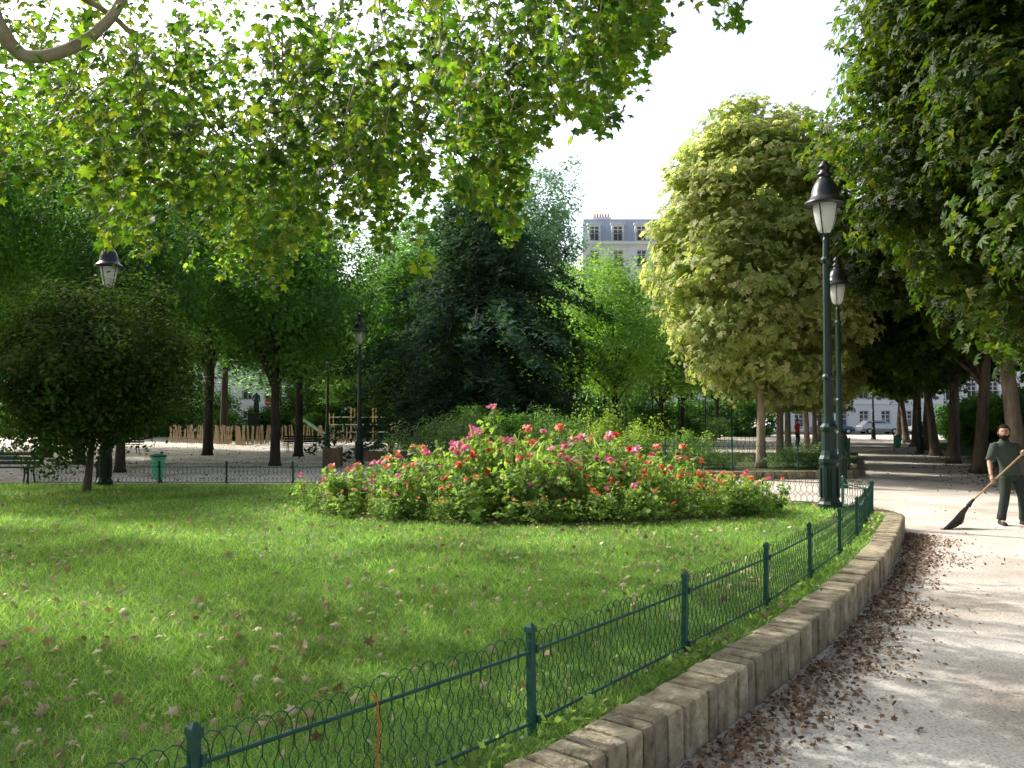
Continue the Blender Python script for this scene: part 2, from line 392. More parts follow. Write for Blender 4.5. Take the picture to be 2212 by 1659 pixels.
# ------------------------------------------------------------------ fences
def polyf(pts):
    P=[Vector((p[0],p[1],0)) for p in pts]; L=[0]
    for i in range(1,len(P)): L.append(L[-1]+(P[i]-P[i-1]).length)
    def f(s):
        s=max(0,min(L[-1],s)); i=1
        while i<len(L)-1 and L[i]<s: i+=1
        return P[i-1].lerp(P[i],(s-L[i-1])/(L[i]-L[i-1]))
    return f,L[-1]
pm=MB()
pm.box((0,0,0.255),(0.034,0.034,0.55)); pm.box((0,0,0.54),(0.046,0.046,0.028)); pm.box((0,0,0.563),(0.036,0.036,0.02),taper=0.4)
pm.box((0.025,0,0.44),(0.018,0.056,0.045)); pm.box((0.025,0,0.08),(0.018,0.056,0.04))
post_me=pm.mesh("post",M_green)
def wire_fence(pts,z,H,label,pitch=0.09,wr=0.0026,waves=2.5,k=9):
    e=empty("wire_fence",(pts[0][0],pts[0][1],z),label,"fence")
    O=Vector((pts[0][0],pts[0][1],z))
    f,L=polyf(pts)
    for i,p in enumerate(pts):
        o=link(bpy.data.objects.new("post",post_me),e,Vector((p[0],p[1],z))-O)
        a=pts[max(0,i-1)]; b=pts[min(len(pts)-1,i+1)]
        o.rotation_euler=(R.uniform(-.03,.03),R.uniform(-.03,.03),math.atan2(b[1]-a[1],b[0]-a[0])); o.scale=(1,1,H/0.52)
    for nm,hz in (("top_rail",H*0.82),("bottom_rail",H*0.12)):
        m=MB(); m.tube([Vector((p[0],p[1],z+hz))-O for p in pts],0.0085,6); m.obj(nm,M_green,e)
    m=MB(); n=int(L/pitch); w=pitch*0.9
    for i in range(1,n):
        c=i*pitch; P=[]
        A=pitch*0.36; ht=H*0.84+R.uniform(-.014,.014); c+=R.uniform(-.006,.006)
        for j in range(k):
            t=j/(k-1); zz=ht*t; P.append((c-w+A*math.sin(t*2*math.pi*waves)*(1-t**4),zz))
        for j in range(1,6):
            a=math.pi*j/6; P.append((c-w*math.cos(a),ht+math.sin(a)*H*0.17))
        for j in range(k):
            t=1-j/(k-1); zz=ht*t; P.append((c+w-A*math.sin(t*2*math.pi*waves)*(1-t**4),zz))
        Q=[]
        for s_,zz in P:
            q=f(s_); Q.append(Vector((q.x,q.y,z+zz))-O)
        m.tube(Q,wr,3,cap=False)
    m.obj("wire_mesh",M_green,e)
    return e
wire_fence(FP,LZ,0.5,"low dark green wire fence with looped top beside the stone wall",pitch=0.066,wr=0.0026,k=14,waves=3)
wire_fence(BP,LZ,0.5,"low green looped wire fence along the back of the lawn",pitch=0.10,wr=0.004)
F2=[(13.4,32.2),(12.5,29.9),(11.7,27.9),(10.9,25.9),(10.25,24.3),(8.6,24.0),(6.6,23.9),(4.6,23.9),(2.6,24.0),(0.6,24.3),(-1.4,24.8),(-3.4,26.0)]
wire_fence(F2,0.22,0.9,"green wire fence around the raised planting bed",pitch=0.15,wr=0.006,waves=4,k=13)
m=MB(); m.tube([(-.01,0,0.44),(0.0,-.012,0.4),(0.005,-.01,0.3),(-.004,0,0.2),(0.0,0.0,0.13)],0.0035,5); m.tube([(0.0,0,0.43),(-.03,-.015,0.45),(-.04,-.02,0.44)],0.003,5)
M_org=surf("orange_string",[(0.7,0.1,0.03),(0.8,0.16,0.05)],scale=20,rough=0.6,bump=0)
o=m.obj("string",M_org,None,(-0.545,3.30,LZ)); top(o,"thin orange string tied to the wire fence","string")

# ------------------------------------------------------------------ grass & litter
def inpoly(X,Y,poly):
    c=np.zeros(len(X),bool); n=len(poly); j=n-1
    for i in range(n):
        xi,yi=poly[i]; xj,yj=poly[j]
        cond=((yi>Y)!=(yj>Y))&(X<(xj-xi)*(Y-yi)/(yj-yi+1e-12)+xi)
        c^=cond; j=i
    return c
inner=offs(FP,0.16)[:-1]+[(5.9,12.9),(5.85,13.9),(4.7,14.75),(-3.5,18.5),(-18,18.9),(-18,-1.5)]
def scat(n,y0,y1,k=0.72):
    Y=y0+(y1-y0)*rng.random(n); X=(rng.random(n)*2-1)*(k*Y+0.6)
    ok=inpoly(X,Y,inner)&(((X-0.5)/3.7)**2+((Y-13.5)/1.9)**2>1)
    return X[ok],Y[ok]
GV=[];GF=[];o0=0
for (n,y0,y1,hh,ww) in ((65000,1.9,4.2,0.055,0.0045),(110000,4.2,8,0.055,0.007),(100000,8,13,0.055,0.011),(80000,13,19,0.055,0.018)):
    X,Y=scat(n,y0,y1)
    m_=len(X)
    patch=0.75+0.5*np.sin(X*1.3+np.sin(Y*0.9)*2)*np.sin(Y*1.7+X*0.4)
    h=hh*(0.5+rng.random(m_)*0.9)*(0.75+0.45*patch)
    a=rng.random(m_)*6.283; lx=rng.normal(size=m_)*0.8*h; ly=rng.normal(size=m_)*0.8*h
    B=np.stack([X,Y,np.full(m_,LZ)],1); D=np.stack([np.cos(a),np.sin(a),np.zeros(m_)],1)*(ww*0.5)
    Tp=B+np.stack([lx,ly,h],1)
    V=np.stack([B-D,B+D,Tp],1).reshape(-1,3); F=np.arange(m_*3).reshape(-1,3)+o0
    GV.append(V);GF.append(F);o0+=m_*3
o=link(bpy.data.objects.new("grass",np_mesh("grass",np.concatenate(GV),np.concatenate(GF),LM_grass))); top(o,"short green grass blades covering the lawn","grass",kind="stuff")

def litter(name,X,Y,Z,size,label,T=T_star,tilt=0.35,mat=LM_dead):
    n=len(X); C=np.stack([X,Y,Z],1); Nn=rng.normal(size=(n,3))*tilt+np.array([0,0,1.0])
    V,F=leaves(C,Nn,size,T); o=link(bpy.data.objects.new(name,np_mesh(name,V,F,mat))); top(o,label,"leaves",kind="stuff")
X,Y=scat(7500,2.4,17.5)
keep=rng.random(len(X))<(0.3+0.7*(np.sin(X*0.9+1)*np.cos(Y*0.7)>-0.2))
X=X[keep];Y=Y[keep]
litter("fallen_leaves",X,Y,LZ+0.038+0.02*rng.random(len(X)),0.024+0.07*rng.random(len(X))**2.4,"dry brown leaves scattered over the lawn",tilt=0.8,mat=LM_lawnleaf)
f,L=polyf(WF)
NS=13500
S=rng.random(NS)*L
amp=np.array([0.5+1.3*max(0,noise.noise(Vector((float(s)*0.8,3.1,0)))+0.2)+0.5*noise.noise(Vector((float(s)*2.9,0,7)))+0.3*math.exp(-((float(s)-L*0.85)/2.0)**2) for s in S])
keep=rng.random(NS)<np.clip(amp,0.3,1); S=S[keep];amp=amp[keep]
D=0.15+np.abs(rng.normal(size=len(S)))*0.28*np.clip(amp,0.35,1.5)+0.04*rng.random(len(S))
Xs=[];Ys=[]
for s_,d_ in zip(S,D):
    p=f(s_); q=f(s_+0.05); t=(q-p)
    if t.length<1e-6: continue
    t.normalize(); Xs.append(p.x+t.y*d_); Ys.append(p.y-t.x*d_)
Xs=np.array(Xs);Ys=np.array(Ys)
X2=rng.random(700)*9+0.5; Y2=rng.random(700)*24+3
ok=~inpoly(X2,Y2,lawnpoly)&(X2>0.45*Y2-1.2); X2=X2[ok];Y2=Y2[ok]
XX=np.concatenate([Xs,X2]);YY=np.concatenate([Ys,Y2]); 
litter("fallen_leaves",XX,YY,0.008+0.03*rng.random(len(XX)),0.014+0.045*rng.random(len(XX))**1.8,"drift of dry brown leaves along the foot of the wall",tilt=0.5)
n=1500; YY=22+rng.random(n)*30; XX=-24+rng.random(n)*22
litter("fallen_leaves",XX,YY,np.full(n,0.02),0.07+0.06*rng.random(n),"dry leaves scattered under the trees")
n=3500; t=rng.random(n)**1.2; YY=19+t*45; XX=0.43*YY+2.2+np.abs(rng.normal(size=n))*-1.2+3.4
ok=~inpoly(XX,YY,bed2)
litter("fallen_leaves",XX[ok],YY[ok],np.full(ok.sum(),0.02),0.06+0.07*rng.random(ok.sum()),"dry leaves strewn over the tree-lined path")
X=[];Y=[]
for i in range(1500):
    s_=R.random()*L; p=f(s_); q=f(s_+0.05); t=(q-p)
    if t.length<1e-6: continue
    t.normalize(); d=-0.22+R.gauss(0,0.05); cl=noise.noise(Vector((s_*1.3,0,0)))
    if cl<0.0: continue
    X.append(p.x+t.y*d);Y.append(p.y-t.x*d)
n=len(X); V,F=leaves(np.stack([X,Y,LZ+0.02+0.05*rng.random(n)],1),rng.normal(size=(n,3))+np.array([0,0,0.5]),0.03+0.05*rng.random(n),T_dia)
o=link(bpy.data.objects.new("weeds",np_mesh("weeds",V,F,LM_bed))); top(o,"small green weeds growing between fence and wall","weeds",kind="stuff")

# ------------------------------------------------------------------ flower bed
sheet("flower_bed_soil",[(0.5+3.75*math.cos(a),13.5+1.95*math.sin(a)) for a in [i*math.pi/16 for i in range(32)]],LZ+0.02,M_soil,skirt=0.03,label="dark soil of the oval flower bed",cat="flower bed")
def plant_mesh(n,h,r,ls,T,grassy=False):
    ns=13; sa=rng.random(ns)*6.283; sr=np.sqrt(rng.random(ns))*r; sh=h*(0.4+0.85*rng.random(ns))*np.sqrt(np.maximum(0.3,1-(sr/r)**2*0.6))
    k=rng.integers(0,ns,n); u=rng.random(n)**0.75
    w=0.08*(1.25-u*0.75)
    bx=sr[k]*np.cos(sa[k]); by=sr[k]*np.sin(sa[k])
    C=np.stack([bx*(0.45+0.6*u)+rng.normal(size=n)*w,by*(0.45+0.6*u)+rng.normal(size=n)*w,sh[k]*(0.08+0.92*u)],1)
    Nn=np.stack([np.cos(sa[k])*0.4,np.sin(sa[k])*0.4,np.full(n,0.7)],1)+rng.normal(size=(n,3))*0.5
    V,F=leaves(C,Nn,ls*(0.5+0.8*rng.random(n)),T)
    st=MB()
    for i in range(ns):
        x,y=float(sr[i]*math.cos(sa[i])),float(sr[i]*math.sin(sa[i])); st.tube([(x*.45,y*.45,0),(x*.75,y*.75,float(sh[i])*0.5),(x*1.05,y*1.05,float(sh[i]))],0.005,3)
    SV=np.array(st.v); SF=[]
    for q in st.f:
        for i in range(1,len(q)-1): SF.append((q[0],q[i],q[i+1]))
    V=np.concatenate([V,SV]); F=np.concatenate([F,np.array(SF)+len(V)-len(SV)])
    if grassy:
        m_=14; a=rng.random(m_)*6.283; l=h*(0.8+0.3*rng.random(m_))
        P=[];G=[]
        for i in range(m_):
            d=np.array([math.cos(a[i]),math.sin(a[i]),0]); w=np.array([-d[1],d[0],0])*0.008
            o_=len(P); ln=l[i]*0.5
            p0=rng.normal(size=3)*np.array([.08,.08,0]); p1=p0+d*ln*0.35+np.array([0,0,l[i]*0.85]); p2=p0+d*ln*0.8+np.array([0,0,l[i]]); p3=p0+d*ln*1.25+np.array([0,0,l[i]*0.82])
            P+= [p0-w,p0+w,p1-w,p1+w,p2-w*.7,p2+w*.7,p3]
            G+= [(o_,o_+1,o_+3),(o_,o_+3,o_+2),(o_+2,o_+3,o_+5),(o_+2,o_+5,o_+4),(o_+4,o_+5,o_+6)]
        F=np.concatenate([F,np.array(G)+len(V)]); V=np.concatenate([V,np.array(P)])
    tips=[(float(sr[i]*math.cos(sa[i])*1.05),float(sr[i]*math.sin(sa[i])*1.05),float(sh[i])) for i in range(ns)]
    return V,F,tips
def rosette():
    V=[(0,0,0.1)];F=[]
    for i in range(12):
        a=i*math.pi/6; r_=1.0 if i%2==0 else 0.6
        V.append((r_*math.cos(a)*0.5,r_*math.sin(a)*0.5,0.0 if i%2==0 else 0.08)); 
    for i in range(12): F.append((0,1+i,1+(i+1)%12))
    return np.array(V),np.array(F)
T_ros=rosette()
variants=[]
specs=[(380,0.82,0.42,0.085,T_dia,False,LM_red,4),(380,0.86,0.45,0.09,T_dia,False,LM_pink,4),(360,0.78,0.42,0.085,T_dia,False,LM_orange,4),
       (340,0.92,0.4,0.10,T_palm,False,LM_pink,3),(440,0.62,0.45,0.075,T_dia,False,LM_red,3),(360,0.9,0.42,0.10,T_dia,True,LM_pink,1),(380,0.8,0.45,0.09,T_palm,False,LM_orange,2)]
plabels=["leafy green bedding plant with red blossoms","leafy green bedding plant with pink blossoms","leafy green bedding plant with orange blossoms","tall spider flower plant with pink blossoms","dense low green plant with small red blossoms","tall green plant with arching narrow leaves","leafy green plant with few salmon blossoms"]
for k,(n,h,r_,ls,T,gr,fm,nc) in enumerate(specs):
    V,F,tips=plant_mesh(n,h,r_,ls,T,gr); me=np_mesh("flowering_plant",V,F,LM_bed)
    tips.sort(key=lambda t:-t[2])
    P=[];NN=[]
    for i in range(nc):
        t=tips[i*2 if i*2<len(tips) else i]; kk=R.uniform(0.85,1.06)
        for j in range(6 if k!=4 else 3):
            P.append((t[0]*kk+R.gauss(0,0.022),t[1]*kk+R.gauss(0,0.022),t[2]*kk+0.03+R.gauss(0,0.016))); NN.append((R.gauss(0,.5),R.gauss(0,.4)-0.5,0.7))
    V2,F2_=leaves(np.array(P),np.array(NN),0.06+0.045*rng.random(len(P)),T_ros); fme=np_mesh("blossoms",V2,F2_,fm)
    variants.append((me,fme))
cnt=0; tries=0; pos=[]
while cnt<150 and tries<8000:
    tries+=1
    a=R.random()*6.283; q=math.sqrt(R.random())*0.98; x=0.5+3.9*q*math.cos(a); y=13.5+2.0*q*math.sin(a)
    if any((x-px)**2+(y-py)**2<0.30**2 for px,py in pos): continue
    pos.append((x,y)); cnt+=1
    k=R.choice([0,1,2,3,6,0,1,2,6,3,1,5,6,0]) if q<0.65 else R.choice([0,1,2,4,4,1,0,2,6,6])
    me,fme=variants[k]
    o=link(bpy.data.objects.new("flowering_plant",me),None,(x,y,LZ+0.02)); o.rotation_euler=(0,0,R.random()*6.28)
    s=1.3-0.75*q**1.7; s*=R.uniform(0.6,1.25); o.scale=(s*0.75+0.24,s*0.75+0.24,s)
    top(o,plabels[k],"plant",group="flowering plants in the oval bed")
    link(bpy.data.objects.new("blossoms",fme),o)

# ------------------------------------------------------------------ street lamps
M_glass,nt,out=newmat("frosted_glass")
p=nt.nodes.new('ShaderNodeBsdfPrincipled'); p.inputs['Base Color'].default_value=(0.75,0.78,0.76,1); p.inputs['Roughness'].default_value=0.25
tl=nt.nodes.new('ShaderNodeBsdfTranslucent'); tl.inputs[0].default_value=(0.8,0.82,0.8,1); mx=nt.nodes.new('ShaderNodeMixShader'); mx.inputs[0].default_value=0.45
nt.links.new(p.outputs[0],mx.inputs[1]); nt.links.new(tl.outputs[0],mx.inputs[2]); nt.links.new(mx.outputs[0],out.inputs[0])
lamp=empty("street_lamp",(5.40,13.6,LZ),"tall dark green cast iron street lamp standing on the lawn corner","street lamp",group="cast iron park street lamps")
m=MB()
m.lathe([(0.20,0),(0.20,0.10),(0.17,0.14),(0.155,0.20),(0.155,0.75),(0.175,0.80),(0.175,0.86),(0.145,0.92),(0.125,1.0),(0.125,1.32),(0.15,1.36),(0.15,1.40),(0.10,1.46),(0.085,1.6),(0.078,2.2),(0.10,2.22),(0.10,2.26),(0.074,2.3),(0.066,3.4),(0.060,4.2),(0.085,4.23),(0.095,4.27),(0.06,4.32),(0.05,4.55),(0.05,4.62),(0.035,4.66),(0.033,4.72)],10)
for i in range(8):
    a=i*math.pi/4; m.box((0.158*math.cos(a),0.158*math.sin(a),0.46),(0.02,0.06,0.5),rz=a)
m.obj("post",M_lampgreen,lamp)
m=MB()
for i in range(4):
    a=i*math.pi/2+0.78; c,s=math.cos(a),math.sin(a)
    m.tube([(0.03*c,0.03*s,4.66),(0.10*c,0.10*s,4.72),(0.145*c,0.145*s,4.88),(0.21*c,0.21*s,5.18),(0.25*c,0.25*s,5.26)],0.011,6)
m.obj("lantern_bracket",M_lampgreen,lamp)
m=MB(); m.lathe([(0.04,4.74),(0.09,4.75),(0.125,4.80),(0.165,4.95),(0.195,5.12),(0.205,5.23)],20); m.obj("lamp_globe",M_glass,lamp,smooth=True)
m=MB(); m.lathe([(0.20,5.225),(0.33,5.215),(0.35,5.24),(0.32,5.28),(0.26,5.33),(0.235,5.37),(0.225,5.45),(0.19,5.56),(0.13,5.66),(0.105,5.68),(0.10,5.72),(0.125,5.73),(0.125,5.76),(0.085,5.80),(0.08,5.86),(0.105,5.87),(0.10,5.90),(0.05,5.96),(0.045,5.985),(0.01,6.0)],24); m.obj("lamp_hood",M_hood,lamp,smooth=True)
copy_thing(lamp,(8.54,20.8,0),0.3,(1.0,1.0,1.01),"cast iron street lamp beside the low kerb wall")
copy_thing(lamp,(-9.3,18.25,LZ),0.5,(0.9,0.9,0.96),"cast iron street lamp half hidden by tree branches")
copy_thing(lamp,(-5.9,30.8,0),0.2,(0.98,0.98,0.98),"cast iron street lamp standing under the trees near the sandpit")
copy_thing(lamp,(-10.3,44.5,0),0.2,0.95,"distant cast iron street lamp near the playground")
copy_thing(lamp,(20.2,39.5,0),0.2,1.0,"distant cast iron street lamp along the tree-lined path")
copy_thing(lamp,(29.0,64,0),0.2,1.0,"distant cast iron street lamp along the tree-lined path")

# ------------------------------------------------------------------ trees
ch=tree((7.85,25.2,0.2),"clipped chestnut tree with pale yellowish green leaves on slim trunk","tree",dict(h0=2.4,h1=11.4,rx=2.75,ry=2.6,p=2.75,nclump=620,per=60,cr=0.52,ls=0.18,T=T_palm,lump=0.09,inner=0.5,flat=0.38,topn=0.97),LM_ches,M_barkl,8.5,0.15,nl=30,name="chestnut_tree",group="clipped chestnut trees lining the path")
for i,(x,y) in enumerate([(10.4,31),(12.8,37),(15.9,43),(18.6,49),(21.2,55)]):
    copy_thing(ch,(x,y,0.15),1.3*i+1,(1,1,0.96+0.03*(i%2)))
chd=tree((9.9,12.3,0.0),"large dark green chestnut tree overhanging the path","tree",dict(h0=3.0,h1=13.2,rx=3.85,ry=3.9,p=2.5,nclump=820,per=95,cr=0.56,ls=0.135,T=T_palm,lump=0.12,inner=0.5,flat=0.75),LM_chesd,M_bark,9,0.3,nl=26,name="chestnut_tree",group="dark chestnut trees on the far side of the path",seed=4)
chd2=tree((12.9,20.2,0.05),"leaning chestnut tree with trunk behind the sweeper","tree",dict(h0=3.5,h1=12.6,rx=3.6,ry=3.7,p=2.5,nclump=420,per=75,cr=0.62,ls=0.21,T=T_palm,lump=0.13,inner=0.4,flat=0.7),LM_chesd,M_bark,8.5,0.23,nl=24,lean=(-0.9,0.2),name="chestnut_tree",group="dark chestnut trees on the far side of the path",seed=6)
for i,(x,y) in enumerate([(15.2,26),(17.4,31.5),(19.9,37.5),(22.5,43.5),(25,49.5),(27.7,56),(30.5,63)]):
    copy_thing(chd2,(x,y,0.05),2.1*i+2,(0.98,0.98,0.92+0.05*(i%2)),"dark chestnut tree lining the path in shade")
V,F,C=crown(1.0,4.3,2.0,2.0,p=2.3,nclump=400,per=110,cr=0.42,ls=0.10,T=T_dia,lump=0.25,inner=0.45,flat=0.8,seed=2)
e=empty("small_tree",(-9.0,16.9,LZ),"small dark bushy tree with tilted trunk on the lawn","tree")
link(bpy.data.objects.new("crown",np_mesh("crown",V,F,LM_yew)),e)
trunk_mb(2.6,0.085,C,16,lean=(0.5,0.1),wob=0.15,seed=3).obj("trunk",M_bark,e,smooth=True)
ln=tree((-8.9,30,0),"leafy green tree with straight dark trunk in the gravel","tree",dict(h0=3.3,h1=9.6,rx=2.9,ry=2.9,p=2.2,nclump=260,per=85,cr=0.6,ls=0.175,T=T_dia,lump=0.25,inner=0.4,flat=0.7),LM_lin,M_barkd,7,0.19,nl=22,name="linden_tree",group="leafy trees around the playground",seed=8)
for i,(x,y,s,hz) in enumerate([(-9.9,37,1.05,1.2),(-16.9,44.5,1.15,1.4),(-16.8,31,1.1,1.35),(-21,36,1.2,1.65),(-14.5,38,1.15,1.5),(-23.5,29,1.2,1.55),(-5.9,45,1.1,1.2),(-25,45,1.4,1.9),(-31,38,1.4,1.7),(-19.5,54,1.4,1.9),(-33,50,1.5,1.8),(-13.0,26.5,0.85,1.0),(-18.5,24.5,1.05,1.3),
    (-12.4,13.3,0.45,1.0),(-9.9,5.6,0.8,0.9),(-13.6,17.4,0.42,0.95),(-8.0,7.2,0.42,0.95),(-9.0,2.2,0.75,0.9)]):  # this row: unseen trees added left of the view to shade the lawn in bands
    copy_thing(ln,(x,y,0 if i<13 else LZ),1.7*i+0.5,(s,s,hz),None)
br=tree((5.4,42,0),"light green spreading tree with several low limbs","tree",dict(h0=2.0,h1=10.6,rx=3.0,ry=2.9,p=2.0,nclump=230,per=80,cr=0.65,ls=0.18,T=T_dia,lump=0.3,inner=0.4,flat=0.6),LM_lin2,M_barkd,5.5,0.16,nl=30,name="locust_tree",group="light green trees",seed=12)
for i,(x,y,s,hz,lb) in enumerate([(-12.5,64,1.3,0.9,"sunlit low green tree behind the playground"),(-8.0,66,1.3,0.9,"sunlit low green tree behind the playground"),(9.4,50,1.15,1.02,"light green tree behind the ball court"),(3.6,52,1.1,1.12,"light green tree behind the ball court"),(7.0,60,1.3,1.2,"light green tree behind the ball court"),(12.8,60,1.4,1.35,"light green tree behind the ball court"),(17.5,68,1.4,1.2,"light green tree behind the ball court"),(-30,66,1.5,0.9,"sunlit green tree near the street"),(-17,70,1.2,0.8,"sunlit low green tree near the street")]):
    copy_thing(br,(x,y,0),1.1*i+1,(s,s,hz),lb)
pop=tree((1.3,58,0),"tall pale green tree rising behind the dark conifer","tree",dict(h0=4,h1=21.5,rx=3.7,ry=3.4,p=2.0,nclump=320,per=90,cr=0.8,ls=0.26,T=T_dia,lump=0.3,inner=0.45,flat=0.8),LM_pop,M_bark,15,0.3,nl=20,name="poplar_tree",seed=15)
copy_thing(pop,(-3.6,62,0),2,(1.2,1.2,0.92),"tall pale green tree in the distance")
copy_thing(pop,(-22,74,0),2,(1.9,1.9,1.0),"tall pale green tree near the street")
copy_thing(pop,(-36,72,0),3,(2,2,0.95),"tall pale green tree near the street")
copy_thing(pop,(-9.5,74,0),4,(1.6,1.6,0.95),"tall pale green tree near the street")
def conifer():
    P=[];NN=[]; m=MB()
    H=13.6; m.tube([(0,0,-0.05),(0,0,5),(0.1,0,H)],[0.34,0.24,0.03],8)
    for lv in range(42):
        z=1.6+ (H-1.8)*(lv/42)**1.05; t=(z-1.6)/(H-1.6)
        nb=11 if t<0.7 else 9
        for b in range(nb):
            a=b*6.283/nb+lv*0.9+R.uniform(-.25,.25)
            nz=noise.noise(Vector((math.cos(a)*1.5,math.sin(a)*1.5,z*0.5)))
            Lb=(5.9*(1-t)**0.5)*(1+0.75*nz)*R.uniform(0.6,1.2)+0.2
            c,s=math.cos(a),math.sin(a); k=max(5,int(Lb*12)); zz=z+R.gauss(0,.25); rise=0.28*Lb*(0.3+t)
            if lv%3==0: m.tube([(0,0,zz-.3),(c*Lb*.5,s*Lb*.5,zz+rise*.5),(c*Lb,s*Lb,zz-0.1*Lb)],[0.05,0.03,0.01],4)
            for i in range(k):
                u=0.2+0.8*((i+R.random())/k)**0.7; w=0.42*(1-u*0.45)
                for _ in range(2):
                    lat=R.gauss(0,w*0.8); P.append((c*Lb*u-s*lat,s*Lb*u+c*lat,zz+rise*u*(1-u)*2-0.17*Lb*u*u+R.gauss(0,0.10)-abs(lat)*0.45)); NN.append((c*.4+R.gauss(0,.5),s*.4+R.gauss(0,.5),0.8))
    P=np.array(P);NN=np.array(NN)
    V,F=leaves(P,NN,0.2+0.24*rng.random(len(P)),T_need)
    e=empty("conifer_tree",(-1.5,38.5,0),"large dark green conifer with drooping layered branches","tree")
    link(bpy.data.objects.new("crown",np_mesh("crown",V,F,LM_con)),e); m.obj("trunk",M_barkd,e,smooth=True)
conifer()

# ------------------------------------------------------------------ plane tree overhead
def plane_tree():
    e=empty("plane_tree",(-7.0,2.5,LZ),"huge plane tree with drooping sunlit branches of lobed leaves","tree"); O=Vector((-7.0,2.5,LZ))
    m=MB()
    def limb(pts,rad,n=8,wig=0.12,sd=1):
        a,b=smooth3(pts,rad,5,wig,sd); m.tube([q-O for q in a],b,n)
    limb([(-7,2.5,0.2),(-7,2.5,0.6),(-6.95,2.6,2.5),(-6.8,3.0,4.2),(-6.4,3.6,6.5),(-5.8,4.5,9.5),(-5.2,5,13)],[0.62,0.46,0.42,0.4,0.36,0.24,0.1],12,0)
    limb([(-6.5,3.4,6.1),(-5.6,5.4,6.4),(-4.9,6.7,6.0),(-4.52,7,5.22),(-4.26,7,5.07),(-3.89,7,5.17),(-3.62,7.05,5.44),(-3.45,7.15,5.85),(-3.1,7.4,6.4),(-2.2,7.9,6.9),(-0.9,8.3,7.1)],[0.16,0.12,0.08,0.065,0.058,0.052,0.046,0.042,0.038,0.03,0.02],8,0.03)
    limb([(-4.9,6.7,5.95),(-4.35,7.3,5.95),(-3.9,7.9,5.75),(-3.4,8.4,5.2),(-2.9,8.8,4.7)],[0.05,0.035,0.025,0.018,0.01],6,0.2)
    limb([(-6.3,3.9,7.0),(-4,6,8.6),(-1.5,8.2,9.0),(1.5,9.0,8.6),(3.4,9.5,7.4)],[0.18,0.13,0.09,0.06,0.02],8,0.3,3)
    limb([(-6.0,4.3,8.4),(-4.5,8.2,9.9),(-3.8,11,9.9),(-3,12.5,8.8)],[0.16,0.11,0.06,0.02],8,0.3,4)
    limb([(-5.9,4.4,9),(-3,4.8,9.6),(0,5.2,8.8),(1.8,5.6,7.6)],[0.15,0.1,0.06,0.02],8,0.3,5)
    limb([(-6.4,3.6,6.5),(-8,7,7.2),(-8.3,9.5,6.4)],[0.15,0.09,0.03],8,0.2,6)
    bx=[-260,0,120,230,300,420,520,600,680,760,850,910,980,1040,1100,1150,1230,1300,1380,1430,1520,1600,1660]
    by=[460,420,420,540,600,600,640,660,560,560,560,620,500,480,560,340,300,280,240,110,80,40,-60]
    P=[];NN=[]
    def strand(x,y,zt,ln,dn,seed):
        rr=random.Random(seed); dx=rr.gauss(0.12,0.35); dy=rr.gauss(0,0.3); ph=rr.random()*6
        pts=[]
        for i in range(8):
            t=i/7; wv=0.05*math.sin(t*7+ph)
            pts.append(Vector((x-dx*ln*(1-t)**1.5+wv,y-dy*ln*(1-t)**1.5,zt+ln*(1-t)**1.15)))
        m.tube([q-O for q in pts],[0.008,0.007,0.006,0.005,0.004,0.004,0.003,0.002],3)
        k=int(ln*dn)
        for i in range(k):
            t=rr.random()*1.02; q=min(6.99,t*7); i0=int(q); c=pts[i0].lerp(pts[i0+1],q-i0)
            w=0.12*(1-0.5*min(1,t))
            P.append((c.x+rr.gauss(0,w),c.y+rr.gauss(0,w),c.z+rr.gauss(0,w*0.7)-0.03)); NN.append((rr.gauss(0,.6),rr.gauss(0,.6)-0.4,0.45))
    for i in range(720):
        px=R.uniform(-240,1640)
        lo=float(np.interp(px,bx,by))
        if px>1180 and R.random()<0.35: continue
        if px<650 and R.random()<0.25: lo*=0.85
        py=lo-abs(R.gauss(0,1))*210-R.uniform(0,30)
        if py<-200: py=R.uniform(-200,lo*0.7)
        # natural gaps between the hanging sprays
        g_=noise.noise(Vector((px*0.005,py*0.007,4)))
        if g_<-0.15 and R.random()<0.7: continue
        y=R.uniform(6.0,12.5) if px<1150 else R.uniform(6.0,8.5)
        ln_=R.uniform(0.7,1.6)
        if px<340 and py<290 and R.random()<(0.97 if y<8.5 else 0.55): continue
        x=(px-1106)/1720*y; z=1.85+(900-py)/1720*y
        strand(x,y,z,ln_,50,i)
    for i in range(140):  # crown clumps above the view, added to cast dappled shade
        x=R.uniform(-7,4); y=R.uniform(3.0,12); z=R.uniform(0.62*y+2.6,0.62*y+2.6+3)
        z=min(z,12.5); rr_=R.uniform(.25,.5)
        for j in range(30):
            P.append((x+R.gauss(0,rr_),y+R.gauss(0,rr_),z+R.gauss(0,.25))); NN.append((R.gauss(0,.5),R.gauss(0,.5),1))
    P=np.array(P);NN=np.array(NN)
    V,F=leaves(P-np.array(O),NN,0.06+0.09*rng.random(len(P)),T_star)
    link(bpy.data.objects.new("crown",np_mesh("crown",V,F,LM_plane)),e)
    m.obj("trunk",M_plane,e,smooth=True)
plane_tree()

